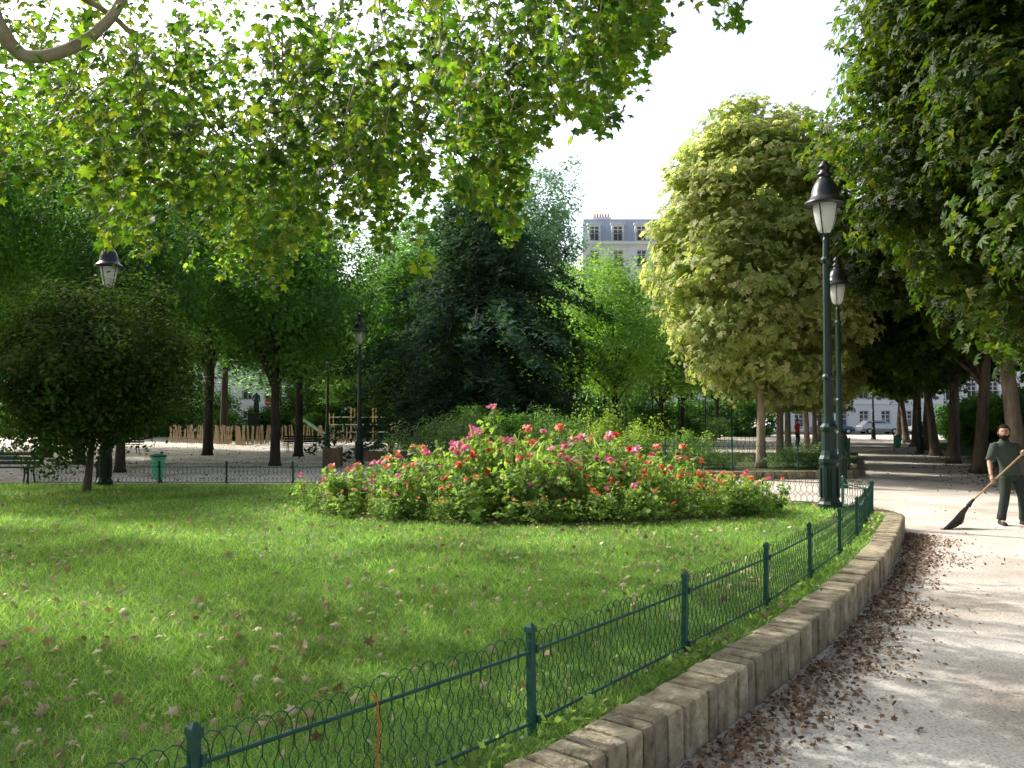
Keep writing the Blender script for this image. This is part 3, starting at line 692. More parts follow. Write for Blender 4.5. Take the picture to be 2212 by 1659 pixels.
# ------------------------------------------------------------------ shrubs
def shrub_mesh(h,r,ls,mat,nc=40,per=70,T=T_dia,seed=0,lump=0.45):
    V,F,C=crown(0.0,h,r,r,p=2.2,nclump=nc,per=per,cr=0.26,ls=ls,T=T,lump=lump,inner=0.3,flat=0.9,seed=seed)
    return np_mesh("shrub",V,F,mat)
S1=shrub_mesh(1.5,1.0,0.10,LM_shr,50,62,seed=1,lump=0.6); S2=shrub_mesh(1.3,1.0,0.10,LM_shry,50,62,seed=2,lump=0.6); S3=shrub_mesh(1.9,1.1,0.14,LM_lin,60,70,seed=3,lump=0.3)
def shrub(me,x,y,z,s,sz,label,group):
    o=link(bpy.data.objects.new("shrub",me),None,(x,y,z)); o.scale=(s,s,sz); o.rotation_euler=(0,0,R.random()*6.28); top(o,label,"shrub",group=group)
for x,y,k,s,sz in [(-2.6,26.4,0,0.9,1.0),(-1.2,26,0,0.8,1.1),(0.2,25.6,0,0.8,0.85),(1.5,25.5,0,0.7,1.05),(2.8,25.2,1,0.7,0.85),(4.1,25.3,1,0.75,0.9),(5.3,25.2,0,0.6,0.75),(-1.8,28.2,0,0.9,1.25),(0,27.8,2,0.8,0.9),(1.6,27.5,0,0.8,1.2),(3.0,27.4,1,0.9,1.3),(4.6,27.6,1,0.8,1.1),(6.2,27.4,1,0.8,0.8),(3.4,30,1,1.0,1.3),(1,30.5,0,0.9,1.3),(-1.5,30.5,2,1.0,1.05),(8.7,25.4,0,0.7,0.4),(9.6,25.2,0,0.7,0.4),(9.9,26.6,0,0.7,0.5),(6.5,24.9,0,0.6,0.45)]:
    shrub([S1,S2,S3][k],x,y,0.2,s,sz,["dense grey-green shrub behind the wire fence","bright yellow-green shrub behind the wire fence","dark green shrub in the planting bed"][k],"shrubs in the planting bed")
for i in range(26):
    y=17+i*1.9; shrub(S3,0.43*y+7.2+R.uniform(0.6,1.8),y,0.05,R.uniform(1.2,1.6),R.uniform(1.1,1.7),"dark green shrub growing under the tree row","shrubs under the tree row")
for i in range(16):
    shrub(S3,-36+i*1.75+R.uniform(-.4,.4),R.uniform(33,42) if i<7 else R.uniform(60,70),0,R.uniform(1.2,1.7),R.uniform(1.0,1.5),"dark green shrub behind the gravel area","shrubs behind the gravel area")
for i in range(9):
    shrub(S3 if i%2 else S1,2+i*1.7,R.uniform(57,66),0,R.uniform(1.3,1.7),R.uniform(1.2,1.7),"green shrub behind the ball court fence","shrubs behind the ball court")
for i in range(24):
    x=-46+i*3.0
    if -28<x<-20 or 24<x: continue
    shrub(S3,x+R.uniform(-.6,.6),R.uniform(72,75),0,R.uniform(1.8,2.4),R.uniform(1.6,2.4),"tall green hedge shrub along the street railing","hedge along the street")

# ------------------------------------------------------------------ benches, bin, planter, sandpit
bench=empty("park_bench",(-14.0,22.0,0),"dark green slatted park bench on the gravel path","bench",group="green park benches")
def slats(n,w,d,zf,yf): 
    m=MB()
    for i in range(n): m.box((0,yf(i),zf(i)),(1.9,d,w))
    return m
slats(5,0.028,0.075,lambda i:0.45,lambda i:-0.2+i*0.095).obj("seat",M_lampgreen,bench)
slats(3,0.09,0.028,lambda i:0.56+i*0.125,lambda i:0.24+i*0.035).obj("backrest",M_lampgreen,bench)
for sx in (-0.7,0.7):
    m=MB(); m.tube([(sx,-0.24,0),(sx,-0.18,0.3),(sx,-0.2,0.43)],0.022,6); m.tube([(sx,0.3,0),(sx,0.22,0.3),(sx,0.25,0.6),(sx,0.34,0.86)],0.022,6); m.tube([(sx,-0.2,0.42),(sx,0.23,0.42)],0.018,6); m.obj("leg",M_lampgreen,bench)
copy_thing(bench,(-10.8,41,0),0.1,1); copy_thing(bench,(-6.4,50,0),0.2,1); copy_thing(bench,(-19.5,40,0),0.2,1)

M_bag,nt,out=newmat("green_bag")
p=nt.nodes.new('ShaderNodeBsdfPrincipled'); p.inputs['Base Color'].default_value=(0.16,0.50,0.34,1); p.inputs['Roughness'].default_value=0.35
ns=nt.nodes.new('ShaderNodeTexNoise'); ns.inputs['Scale'].default_value=14; b=nt.nodes.new('ShaderNodeBump'); b.inputs['Strength'].default_value=0.8; nt.links.new(ns.outputs[0],b.inputs['Height']); nt.links.new(b.outputs[0],p.inputs['Normal'])
tl=nt.nodes.new('ShaderNodeBsdfTranslucent'); tl.inputs[0].default_value=(0.3,0.75,0.55,1); mx=nt.nodes.new('ShaderNodeMixShader'); mx.inputs[0].default_value=0.55
nt.links.new(p.outputs[0],mx.inputs[1]); nt.links.new(tl.outputs[0],mx.inputs[2]); nt.links.new(mx.outputs[0],out.inputs[0])
binn=empty("litter_bin",(-9.3,21.0,0),"litter bin with hanging translucent green plastic bag","litter bin",group="litter bins with green bags")
m=MB(); m.tube([(0,0.22,0),(0,0.22,0.88)],0.025,8); m.box((0,0.22,0.89),(0.07,0.07,0.04)); m.obj("post",M_green,binn)
m=MB(); P=[(0.2*math.cos(a*math.pi/8),0.2*math.sin(a*math.pi/8),0.80) for a in range(17)]; m.tube(P,0.013,6); m.lathe([(0.21,0.81),(0.21,0.83),(0.10,0.86),(0.02,0.87)],16); m.obj("lid_ring",M_green,binn)
m=MB(); m.lathe([(0.05,0.18),(0.11,0.20),(0.14,0.32),(0.16,0.5),(0.17,0.65),(0.195,0.78)],16); m.obj("bag",M_bag,binn,smooth=True)
copy_thing(binn,(20.3,42,0),0.5,1)
M_wood=surf("weathered_wood",[(0.12,0.075,0.045),(0.24,0.16,0.10)],scale=5,rough=0.85,bump=0.4,stretch=(1,1,0.2))
M_pale=surf("pale_wood",[(0.34,0.25,0.16),(0.52,0.41,0.28)],scale=5,rough=0.85,bump=0.3,stretch=(3,3,0.4),island=True)
pl=empty("wooden_planter",(-6.6,29.4,0),"square wooden planter box on the gravel","planter")
m=MB()
for sx,sy,w,d in ((0,-0.27,0.56,0.03),(0,0.27,0.56,0.03),(-0.27,0,0.03,0.5),(0.27,0,0.03,0.5)):
    for k in range(4): m.box((sx,sy,0.12+k*0.16),(w,d,0.15))
m.box((0,0,0.6),(0.49,0.49,0.02)); m.obj("box",M_wood,pl)
for sx in (-.27,.27):
    for sy in (-.27,.27):
        m=MB(); m.box((sx,sy,0.37),(0.07,0.07,0.74)); m.obj("leg",M_wood,pl)
m=MB(); pr=[(1.9*math.cos(a),1.9*math.sin(a)) for a in [math.pi*(0.95+1.1*i/18) for i in range(19)]]
for a,b_ in zip(pr[:-1],pr[1:]):
    c=((a[0]+b_[0])/2,(a[1]+b_[1])/2); m.box((c[0],c[1],0.22),(math.hypot(a[0]-b_[0],a[1]-b_[1])*0.98,0.25,0.44),rz=math.atan2(b_[1]-a[1],b_[0]-a[0]))
o=m.obj("sandpit_wall",M_wood,None,(-4.4,34,0)); top(o,"low curved brown timber wall of a sandpit","sandpit")
m=MB(); m.tube([(-0.35,0,0),(0.1,0,1.4)],0.05,6); m.tube([(0.55,0,0),(0,0,1.4)],0.05,6); m.tube([(-0.35,0.6,0),(0.1,0.6,1.4)],0.05,6); m.tube([(0.55,0.6,0),(0,0.6,1.4)],0.05,6); m.tube([(0.05,-0.1,1.33),(0.05,0.7,1.33)],0.05,6)
o=m.obj("wooden_trestle",M_wood,None,(-4.9,33.4,0)); top(o,"small wooden A-shaped trestle beside the sandpit","trestle")

# ------------------------------------------------------------------ paling fence
def paling(pts,label,h=1.25,pitch=0.17):
    e=empty("paling_fence",(pts[0][0],pts[0][1],0),label,"fence"); O=Vector((pts[0][0],pts[0][1],0))
    f,L=polyf(pts); mes=[]
    for k in range(4):
        m=MB(); m.box((0,0,h*0.5),(0.075,0.03,h*(0.92+0.05*k)),taper=0.8); mes.append(m.mesh("picket",M_pale))
    n=min(95,int(L/pitch))
    for i in range(n):
        p=f(L*i/n); o=link(bpy.data.objects.new("picket",R.choice(mes)),e,p-O); o.rotation_euler=(R.gauss(0,.06),R.gauss(0,.11),0)
    for nm,z in (("upper_wire",0.85),("lower_wire",0.3)):
        m=MB(); m.tube([Vector((p[0],p[1],z))-O for p in pts],0.015,4); m.obj(nm,M_wood,e)
paling([(-24,56),(-20.5,54),(-18.2,52)],"rustic chestnut paling fence around the playground")
paling([(-18.0,52),(-17.0,50.5),(-16.2,53),(-14.6,55),(-11,55.5)],"leaning chestnut paling fence beside the playground path")

# ------------------------------------------------------------------ playground
M_yel=surf("yellow_paint",[(0.55,0.38,0.10),(0.66,0.48,0.14)],scale=8,rough=0.4,bump=0.05)
M_white=surf("white_paint",[(0.70,0.70,0.69),(0.80,0.80,0.79)],scale=6,rough=0.45,bump=0.05)
M_lg=surf("pale_green_paint",[(0.30,0.50,0.36),(0.38,0.58,0.42)],scale=6,rough=0.45,bump=0.05)
cf=empty("climbing_frame",(-10.2,58.5,0),"playground climbing frame with yellow posts and arched ladder","climbing frame")
for x in (-3.2,-1.6,0,1.4):
    for y in (0,1.3):
        m=MB(); m.tube([(x,y,0),(x,y,2.4 if x>-3 else 2.0)],0.05,8); m.lathe([(0.065,0),(0.065,0.05),(0.02,0.09)],8,c=(x,y,2.4 if x>-3 else 2.0)); m.obj("post",M_yel,cf)
m=MB()
for y in (0,1.3):
    for z in (0.7,1.25,1.8): m.tube([(-3.2,y,z),(1.4,y,z)],0.03,6)
m.obj("rail",M_white,cf)
m=MB()
for y in (0.1,0.9):
    m.tube([(1.4+2.6*(1-math.cos(a)),y,0.2+2.1*math.sin(a)) for a in [math.pi*i/14 for i in range(15)]],0.05,6)
for i in range(1,14):
    a=math.pi*i/14; m.tube([(1.4+2.6*(1-math.cos(a)),0.1,0.2+2.1*math.sin(a)),(1.4+2.6*(1-math.cos(a)),0.9,0.2+2.1*math.sin(a))],0.035,5)
m.obj("arched_ladder",M_lg,cf)
m=MB(); m.box((-0.8,0.65,1.2),(1.5,1.2,0.06)); m.obj("platform",M_wood,cf)
m=MB()
for t in (0,0.5): m.box((-4.3,0.4+t,0.95),(2.3,0.06,0.16),ry=0.6)
m.box((-4.3,0.65,0.9),(2.3,0.5,0.03),ry=0.6); m.obj("slide",M_lg,cf)

bc=empty("ball_court_fence",(2.0,50,0),"tall dark green steel mesh fence around a ball court","fence")
m=MB()
def panel(m,a,b_,h,sp=0.28):
    a=Vector(a);b_=Vector(b_); L_=(b_-a).length; n=int(L_/sp)
    for i in range(n+1):
        p=a.lerp(b_,i/n); m.tube([p,p+Vector((0,0,h))],0.012,3,cap=False)
    for k in range(9): m.tube([a+Vector((0,0,h*k/8)),b_+Vector((0,0,h*k/8))],0.012,3,cap=False)
panel(m,(0,0,0),(14,2,0),3.6); m.obj("mesh_panel",M_green,bc)
m=MB(); panel(m,(0,0,0),(1,9,0),3.6); m.obj("mesh_panel",M_green,bc)
for i in range(9):
    mm=MB(); mm.tube([(14*i/8,2*i/8,0),(14*i/8,2*i/8,3.7)],0.045,6); mm.obj("post",M_green,bc)
M_iron=surf("dark_iron",[(0.015,0.025,0.025),(0.03,0.045,0.045)],scale=8,rough=0.5,bump=0)
def railing(x0,x1,y,label):
    e=empty("iron_railing",(x0,y,0),label,"fence"); m=MB(); n=int((x1-x0)/0.22)
    for i in range(n+1): m.tube([(i*0.22,0,0),(i*0.22,0,1.5)],0.014,3)
    m.obj("bars",M_iron,e); 
    for z in (0.2,1.35):
        m=MB(); m.box(((x1-x0)/2,0,z),(x1-x0,0.04,0.05)); m.obj("rail",M_iron,e)
railing(-48,-24,76.5,"dark iron railing along the street"); railing(-23.5,0,76.5,"dark iron railing along the street"); railing(0.5,24,76.5,"dark iron railing along the street")

M_bronze=surf("dark_bronze",[(0.03,0.045,0.04),(0.06,0.08,0.07)],scale=8,rough=0.5,bump=0.3,metal=0.4)
M_cream=surf("cream_stone",[(0.54,0.51,0.44),(0.66,0.62,0.54)],scale=1.5,rough=0.9,bump=0.15)
def skin(verts,edges,rads,sub=2):
    me=bpy.data.meshes.new("tmp"); me.from_pydata(verts,edges,[]); ob=bpy.data.objects.new("tmp",me); COL.objects.link(ob)
    ob.modifiers.new("s",'SKIN'); 
    for i,r_ in enumerate(rads):
        r_=r_ if hasattr(r_,'__len__') else (r_,r_); me.skin_vertices[0].data[i].radius=r_
        me.skin_vertices[0].data[i].use_root=(i==0)
    sm=ob.modifiers.new("u",'SUBSURF'); sm.levels=sub; sm.render_levels=sub
    dg=bpy.context.evaluated_depsgraph_get(); dg.update()
    out=bpy.data.meshes.new_from_object(ob.evaluated_get(dg)); bpy.data.objects.remove(ob)
    return out
def mesh_to_mb(me,mb,m=0,M=None):
    V=[(M@v.co if M else v.co.copy()) for v in me.vertices]; mb.add(V,[tuple(p.vertices) for p in me.polygons],m)
st=empty("statue",(-20.7,64.5,0),"dark bronze statue of a standing figure on a stone pedestal","statue")
m=MB(); m.box((0,0,0.15),(1.7,1.7,0.3)); m.box((0,0,0.4),(1.4,1.4,0.2)); m.box((0,0,1.25),(1.05,1.05,1.5)); m.box((0,0,2.06),(1.3,1.3,0.12)); m.obj("pedestal",M_bronze,st)
sme=skin([(0,0,1.0),(0,0,1.25),(0,0,1.42),(0,0,1.55),(0,0,1.68),(-.2,0,1.4),(-.3,-.05,1.12),(-.15,-.2,1.0),(.2,0,1.4),(.28,0,1.1),(.3,-.05,0.85),(-.09,0,.9),(-.1,-.05,.5),(-.1,0,.05),(.09,0,.9),(.1,0,.5),(.12,0,.05)],
 [(0,1),(1,2),(2,3),(3,4),(2,5),(5,6),(6,7),(2,8),(8,9),(9,10),(0,11),(11,12),(12,13),(0,14),(14,15),(15,16)],[.17,.15,.17,.07,.10,.08,.06,.05,.08,.06,.05,.13,.13,.12,.13,.13,.12],1)
m=MB(); mesh_to_mb(sme,m,0,Matrix.Translation((0,0,2.12))); m.obj("figure",M_bronze,st,smooth=True)

M_signred=surf("sign_red",[(0.55,0.02,0.02),(0.6,0.03,0.03)],scale=3,rough=0.4,bump=0)
sg=empty("no_entry_sign",(-24.1,78.8,0),"round red no entry road sign with white bar","road sign")
m=MB(); m.tube([(0,0,0),(0,0,3.6)],0.04,8); m.obj("pole",M_iron,sg)
m=MB(); n=28
V=[(0.36*math.cos(2*math.pi*i/n),-0.06,3.25+0.36*math.sin(2*math.pi*i/n)) for i in range(n)]+[(0.36*math.cos(2*math.pi*i/n),-0.04,3.25+0.36*math.sin(2*math.pi*i/n)) for i in range(n)]
m.add(V,[tuple(range(n)),tuple(range(2*n-1,n-1,-1))]+[(i,n+i,n+(i+1)%n,(i+1)%n) for i in range(n)]); m.box((0,-0.064,3.25),(0.52,0.006,0.12),m=1); m.obj("sign_face",[M_signred,M_white],sg)

# ------------------------------------------------------------------ cars
M_silver=surf("silver_car_paint",[(0.42,0.44,0.46),(0.5,0.52,0.54)],scale=2,rough=0.25,bump=0,metal=0.5,spec=0.6)
M_cwhite=surf("white_car_paint",[(0.7,0.7,0.7),(0.76,0.76,0.76)],scale=2,rough=0.25,bump=0,spec=0.6)
M_blue=surf("blue_car_paint",[(0.05,0.09,0.18),(0.07,0.12,0.22)],scale=2,rough=0.25,bump=0,spec=0.6)
M_win=surf("window_glass",[(0.04,0.055,0.07),(0.08,0.10,0.12)],scale=1,rough=0.08,bump=0,spec=0.8)
M_tyre=surf("tyre",[(0.015,0.015,0.015),(0.03,0.03,0.03)],scale=5,rough=0.8,bump=0)
M_lite=surf("headlight_glass",[(0.6,0.6,0.58),(0.75,0.75,0.72)],scale=5,rough=0.15,bump=0)
def car(loc,mat,label,van=False,rz=0):
    e=empty("parked_car",loc,label,"car",group="cars parked in the street"); e.rotation_euler=(0,0,rz)
    sec=[(-2.1,.35,.72,.70),(-2.02,.26,.88,.80),(-1.4,.24,.95,.86),(0,.24,.93,.87),(1.0,.24,.90,.87),(1.7,.25,.80,.84),(2.05,.28,.66,.76),(2.13,.36,.55,.66)]
    m=MB(); V=[]
    for x,zl,zb,w in sec: V+= [(x,-w*.92,zl),(x,-w,(zl+zb)*.5),(x,-w*.93,zb),(x,-w*.5,zb+.04),(x,w*.5,zb+.04),(x,w*.93,zb),(x,w,(zl+zb)*.5),(x,w*.92,zl)]
    F=[(i*8+j,i*8+(j+1)%8,(i+1)*8+(j+1)%8,(i+1)*8+j) for i in range(7) for j in range(8)]+[tuple(range(8))[::-1],tuple(56+j for j in range(8))]
    m.add(V,F)
    rt=1.46 if not van else 1.95
    cb=[(-1.85,.9,.80,0),(-1.45,rt-.05,.62,1),(-.4,rt,.64,1),(.35,rt-.05,.62,1),(1.15,.9,.80,0)]
    V=[]
    for x,z,w,_ in cb: V+= [(x,-w,z),(x,w,z)]
    m.add(V,[(0,1,3,2),(2,3,5,4),(4,5,7,6),(6,7,9,8),(0,2,4,6,8),(9,7,5,3,1)])
    m.obj("body",mat,e)
    for s in (-1,1):
        w=MB(); w.add([(-1.55,s*.765,.98),(-1.3,s*.655,rt-.12),(.28,s*.655,rt-.12),(.85,s*.765,.98)],[(0,1,2,3)]); w.obj("side_window",M_win,e)
    w=MB(); w.add([(1.02,-.68,.99),(.46,-.57,rt-.12),(.46,.57,rt-.12),(1.02,.68,.99)],[(0,1,2,3)]); o=w.obj("windscreen",M_win,e); o.location=(0.03,0,0.01)
    for x in (-1.3,1.3):
        for s in (-1,1):
            w=MB(); w.lathe([(0.20,-.09),(0.31,-.10),(0.32,0),(0.31,.10),(0.20,.09)],16); w.lathe([(0.18,.085),(0.17,.105),(0.05,.108)],12,m=1); o=w.obj("wheel",[M_tyre,M_silver],e,(x,s*.80,.32)); o.rotation_euler=(-s*math.pi/2,0,0)
    for s in (-.58,.58):
        w=MB(); w.box((2.07,s,.63),(.08,.26,.12)); w.obj("headlight",M_lite,e)
    return e
car((38.6,84,0),M_silver,"silver hatchback parked in the street beyond the park"); car((43.6,83.4,0),M_cwhite,"white hatchback parked in the street beyond the park",rz=3.14)
car((33.5,83.4,0),M_blue,"dark blue car parked in the street beyond the park"); car((-29.3,84,0),M_cwhite,"white van parked beyond the playground",van=True); car((-19.5,84,0),M_silver,"silver car parked beyond the playground",rz=3.14)
car((-36,84,0),M_blue,"dark blue car parked beyond the playground"); car((48.7,84,0),M_silver,"silver hatchback parked in the street beyond the park")

# ------------------------------------------------------------------ buildings
M_zinc=surf("zinc_roof",[(0.32,0.38,0.49),(0.40,0.46,0.58)],scale=1.2,rough=0.5,bump=0.1,stretch=(4,1,0.4))
M_pot=surf("terracotta",[(0.45,0.17,0.09),(0.55,0.24,0.14)],scale=3,rough=0.85,bump=0)
M_wall2=surf("hazed_pale_render",[(0.76,0.78,0.79),(0.83,0.85,0.86)],scale=0.8,rough=0.9,bump=0.05)  # distance haze put into the wall colour: pale render turned bluish white
def window_mesh(w,h):
    m=MB(); 
    m.box((0,0.08,h/2),(w,0.02,h),m=1)
    for x in (-w/2+.03,0,w/2-.03): m.box((x,0.045,h/2),(0.10,0.05,h),m=0)
    for z in (0.04,h*0.5,h*0.76,h-.04): m.box((0,0.05,z),(w-.01,0.045,0.08),m=0)
    return m.mesh("window",[M_white,M_win])
def rail_mesh(w):
    m=MB()
    for i in range(int(w/0.12)+1): m.box((-w/2+i*0.12,-0.12,0.45),(0.025,0.025,0.9))
    m.box((0,-0.12,0.92),(w+.1,0.05,0.04)); m.box((0,-0.12,0.03),(w+.1,0.05,0.03)); return m.mesh("balcony_railing",M_iron)
def building(x0,x1,y,floors,fh,label,wm,bay=2.6,depth=12,mans=True,ww=1.15):
    e=empty("building",(x0,y,0),label,"building",group="apartment buildings along the street"); W=x1-x0
    nb=int(W/bay); bw=W/nb; wh=2.0; wl=MB()
    me=window_mesh(ww,wh); rm=rail_mesh(ww+.1); H=floors*fh
    for f_ in range(floors):
        z=f_*fh; sill=0.55
        wl.box((W/2,depth/2,z+sill/2),(W,depth,sill)); wl.box((W/2,depth/2,z+(sill+wh+fh)/2),(W,depth,fh-sill-wh))
        for i in range(nb+1):
            xa=0 if i==0 else (i-.5)*bw+ww/2; xb=W if i==nb else (i+.5)*bw-ww/2
            wl.box(((xa+xb)/2,depth/2,z+sill+wh/2),(xb-xa,depth,wh))
        if f_>0: wl.box((W/2,-0.06,z-0.05),(W+.1,0.16,0.18))
        for i in range(nb):
            link(bpy.data.objects.new("window",me),e,((i+.5)*bw,0.2,z+sill))
            if f_>=1: link(bpy.data.objects.new("balcony_railing",rm),e,((i+.5)*bw,0.02,z+sill))
    wl.box((W/2,depth*.5+0.3,H/2),(W-.6,depth-1.4,H-.2)); wl.box((W/2,-0.15,H+.12),(W+.4,0.6,0.3))
    wl.obj("wall",wm,e)
    if mans:
        rh=3.4; r=MB()
        V=[(0,0.1,H+.05),(W,0.1,H+.05),(W,depth,H+.05),(0,depth,H+.05),(0.2,1.3,H+rh),(W-.2,1.3,H+rh),(W-.2,depth-1.3,H+rh),(.2,depth-1.3,H+rh),(0.6,depth/2,H+rh+.7),(W-.6,depth/2,H+rh+.7)]
        r.add(V,[(0,1,5,4),(1,2,6,5),(2,3,7,6),(3,0,4,7),(4,5,9,8),(6,7,8,9),(5,6,9),(7,4,8)])
        ro=r.obj("roof",M_zinc,e)
        dm=MB(); dm.box((0,0.55,1.25),(ww+.35,1.5,2.3)); dm.box((0,0.5,2.48),(ww+.6,1.75,0.14)); dme=dm.mesh("dormer",M_wall2)
        wm2=window_mesh(ww,1.8)
        for i in range(nb):
            d=link(bpy.data.objects.new("dormer",dme),ro,((i+.5)*bw,0.35,H+.1))
            link(bpy.data.objects.new("dormer_window",wm2),d,(0,-0.3,0.35))
            link(bpy.data.objects.new("dormer_railing",rm),d,(0,-0.3,0.35))
        for i in range(max(1,nb//3)):
            c=MB(); cx=(i*3+1.0)*bw; c.box((cx,depth/2-1,H+rh+.5),(2.2,0.8,1.0),m=0)
            c.box((cx,depth/2-1,H+rh+1.04),(2.35,0.95,0.1))
            for k in range(6): c.lathe([(0.12,0),(0.09,0.5),(0.11,0.55)],8,c=(cx-.85+k*.34,depth/2-1,H+rh+1.08),m=1)
            c.obj("chimney",[M_wall2,M_pot],ro)
    return e
building(8.6,28.6,96,7,3.25,"pale apartment building with blue-grey mansard roof and dormer windows",M_wall2)
building(34,66,98,5,3.5,"pale rendered building at the end of the tree-lined path",M_wall2)
building(-66,-40,97,5,3.4,"cream apartment building behind the trees",M_cream)
building(-39,-12,97,4,3.4,"pale apartment building behind the playground",M_wall2)
building(-11,7.5,98,4,3.4,"cream apartment building behind the poplar trees",M_cream)

# ------------------------------------------------------------------ people
M_skin=surf("skin",[(0.34,0.19,0.13),(0.42,0.25,0.175)],scale=8,rough=0.55,bump=0.05)
M_hair=surf("black_hair",[(0.010,0.008,0.006),(0.022,0.016,0.013)],scale=60,rough=0.8,bump=0.6,spec=0.15)
M_shirt=surf("grey_green_cloth",[(0.034,0.050,0.040),(0.054,0.074,0.060)],scale=5,rough=0.9,bump=0.4,bscale=14)
M_trous=surf("dark_cloth",[(0.018,0.026,0.022),(0.032,0.044,0.037)],scale=5,rough=0.9,bump=0.4,bscale=12)
M_shoe=surf("shoe_leather",[(0.015,0.013,0.012),(0.03,0.027,0.025)],scale=10,rough=0.5,bump=0.1)
M_redc=surf("red_cloth",[(0.6,0.03,0.03),(0.7,0.05,0.04)],scale=5,rough=0.9,bump=0.2)
M_eye=surf("eye",[(0.03,0.02,0.015),(0.04,0.03,0.02)],scale=5,rough=0.2,bump=0)
def headpt(th,z,off=0.0):
    sp=math.sqrt(max(0,1-z*z)); x=math.sin(th)*sp; y=-math.cos(th)*sp
    jaw=1-0.10*max(0,-z)**1.5; X=x*0.080*jaw; Y=y*0.098*(jaw if y<0 else 1-0.25*max(0,-z)); Z=z*0.118
    if y<0:
        Y-=0.028*math.exp(-((x/0.17)**2))*math.exp(-(((z+0.12)/0.16)**2))
        Y+=0.009*(math.exp(-(((abs(x)-0.38)/0.17)**2)))*math.exp(-(((z-0.05)/0.11)**2))
        Y-=0.005*math.exp(-(((z-0.2)/0.08)**2))*math.exp(-((x/0.6)**2))
        Y-=0.006*math.exp(-((x/0.3)**2))*math.exp(-(((z+0.45)/0.07)**2))
        Y-=0.012*math.exp(-((x/0.35)**2))*math.exp(-(((z+0.80)/0.2)**2))
    p=Vector((X,Y,Z)); n=Vector((x/0.080,y/0.098,z/0.118)).normalized()
    return p+n*off
def head(mb,c,yaw,s=1.0):
    nu,nv=28,22; Rz=Matrix.Rotation(yaw,3,'Z')
    V=[Rz@headpt(2*math.pi*j/nu,math.cos(math.pi*i/nv))*s+Vector(c) for i in range(nv+1) for j in range(nu)]
    mb.add(V,[(i*nu+j,(i+1)*nu+j,(i+1)*nu+(j+1)%nu,i*nu+(j+1)%nu) for i in range(nv) for j in range(nu)])
    for sx in (-1,1):
        e=MB(); e.lathe([(0.004,-.03),(0.018,-.022),(0.022,0.0),(0.018,.022),(0.004,.03)],8,sx=0.4)
        mb.add([Rz@(Vector(v)+Vector((sx*0.086,0.012,-.005)))*s+Vector(c) for v in e.v],e.f)
def cap_shell(c,yaw,off=0.014,s=1.0,zf=0.58,zb=-0.5):
    m=MB(); nu,nv=40,14; Rz=Matrix.Rotation(yaw,3,'Z'); V=[]
    for i in range(nv+1):
        for j in range(nu):
            th=2*math.pi*j/nu; a=abs((th+math.pi)%(2*math.pi)-math.pi)
            t=min(1,max(0,(a-1.0)/0.8)); lim=zf*(1-t)+zb*t
            if 1.25<a<1.5: lim=min(lim,0.1)
            ph=math.acos(lim)*i/nv
            V.append(Rz@(headpt(th,math.cos(ph),off*(1 if i<nv else 0.2))*s)+Vector(c))
    m.add(V,[(i*nu+j,(i+1)*nu+j,(i+1)*nu+(j+1)%nu,i*nu+(j+1)%nu) for i in range(nv) for j in range(nu)]); return m
def beard(c,yaw,s=1.0):
    m=MB(); nu,nv=28,12; Rz=Matrix.Rotation(yaw,3,'Z'); V=[]
    for i in range(nv+1):
        for j in range(nu+1):
            th=-1.5+3.0*j/nu; tz=-0.40+0.40*(abs(th)/1.5)**4-0.10*math.exp(-((abs(th)-0.6)/0.28)**2)
            z=tz+(-0.985-tz)*i/nv
            V.append(Rz@(headpt(th,z,0.010 if 0<i else 0.001)*s+Vector((0,0,-0.012*i/nv)))+Vector(c))
    n=nu+1; m.add(V,[(i*n+j,(i+1)*n+j,(i+1)*n+j+1,i*n+j+1) for i in range(nv) for j in range(nu)]); return m
def hand(mb,wrist,grip,axis,side):
    w=Vector(wrist);g=Vector(grip);ax=Vector(axis).normalized(); d=(g-w); d-=ax*d.dot(ax)*0.3; dn=d.normalized(); up=dn.cross(ax).normalized()*side
    hm=MB(); hm.tube([w,w.lerp(g,.3),w.lerp(g,.65)+up*0.012,g+up*0.024],[0.026,0.033,0.038,0.034],8)
    for k in range(4):
        o=ax*(0.03-0.02*k); L_=[0.9,1.0,0.95,0.75][k]; rr=0.0095 if k<3 else 0.008
        base=g+o+up*0.026
        hm.tube([base-dn*0.01,base+dn*0.022*L_+up*0.004,base+dn*0.036*L_-up*0.018,base+dn*0.026*L_-up*0.044,base+dn*0.002-up*0.050],[rr,rr,rr*.95,rr*.9,rr*.7],6)
    b=g.lerp(w,0.5)+ax*0.03; hm.tube([b,b+ax*0.012+dn*0.018-up*0.012,g+ax*0.042-up*0.020,g+ax*0.03+dn*0.018-up*0.030],[0.013,0.012,0.010,0.008],6)
    mb.add(hm.v,hm.f)
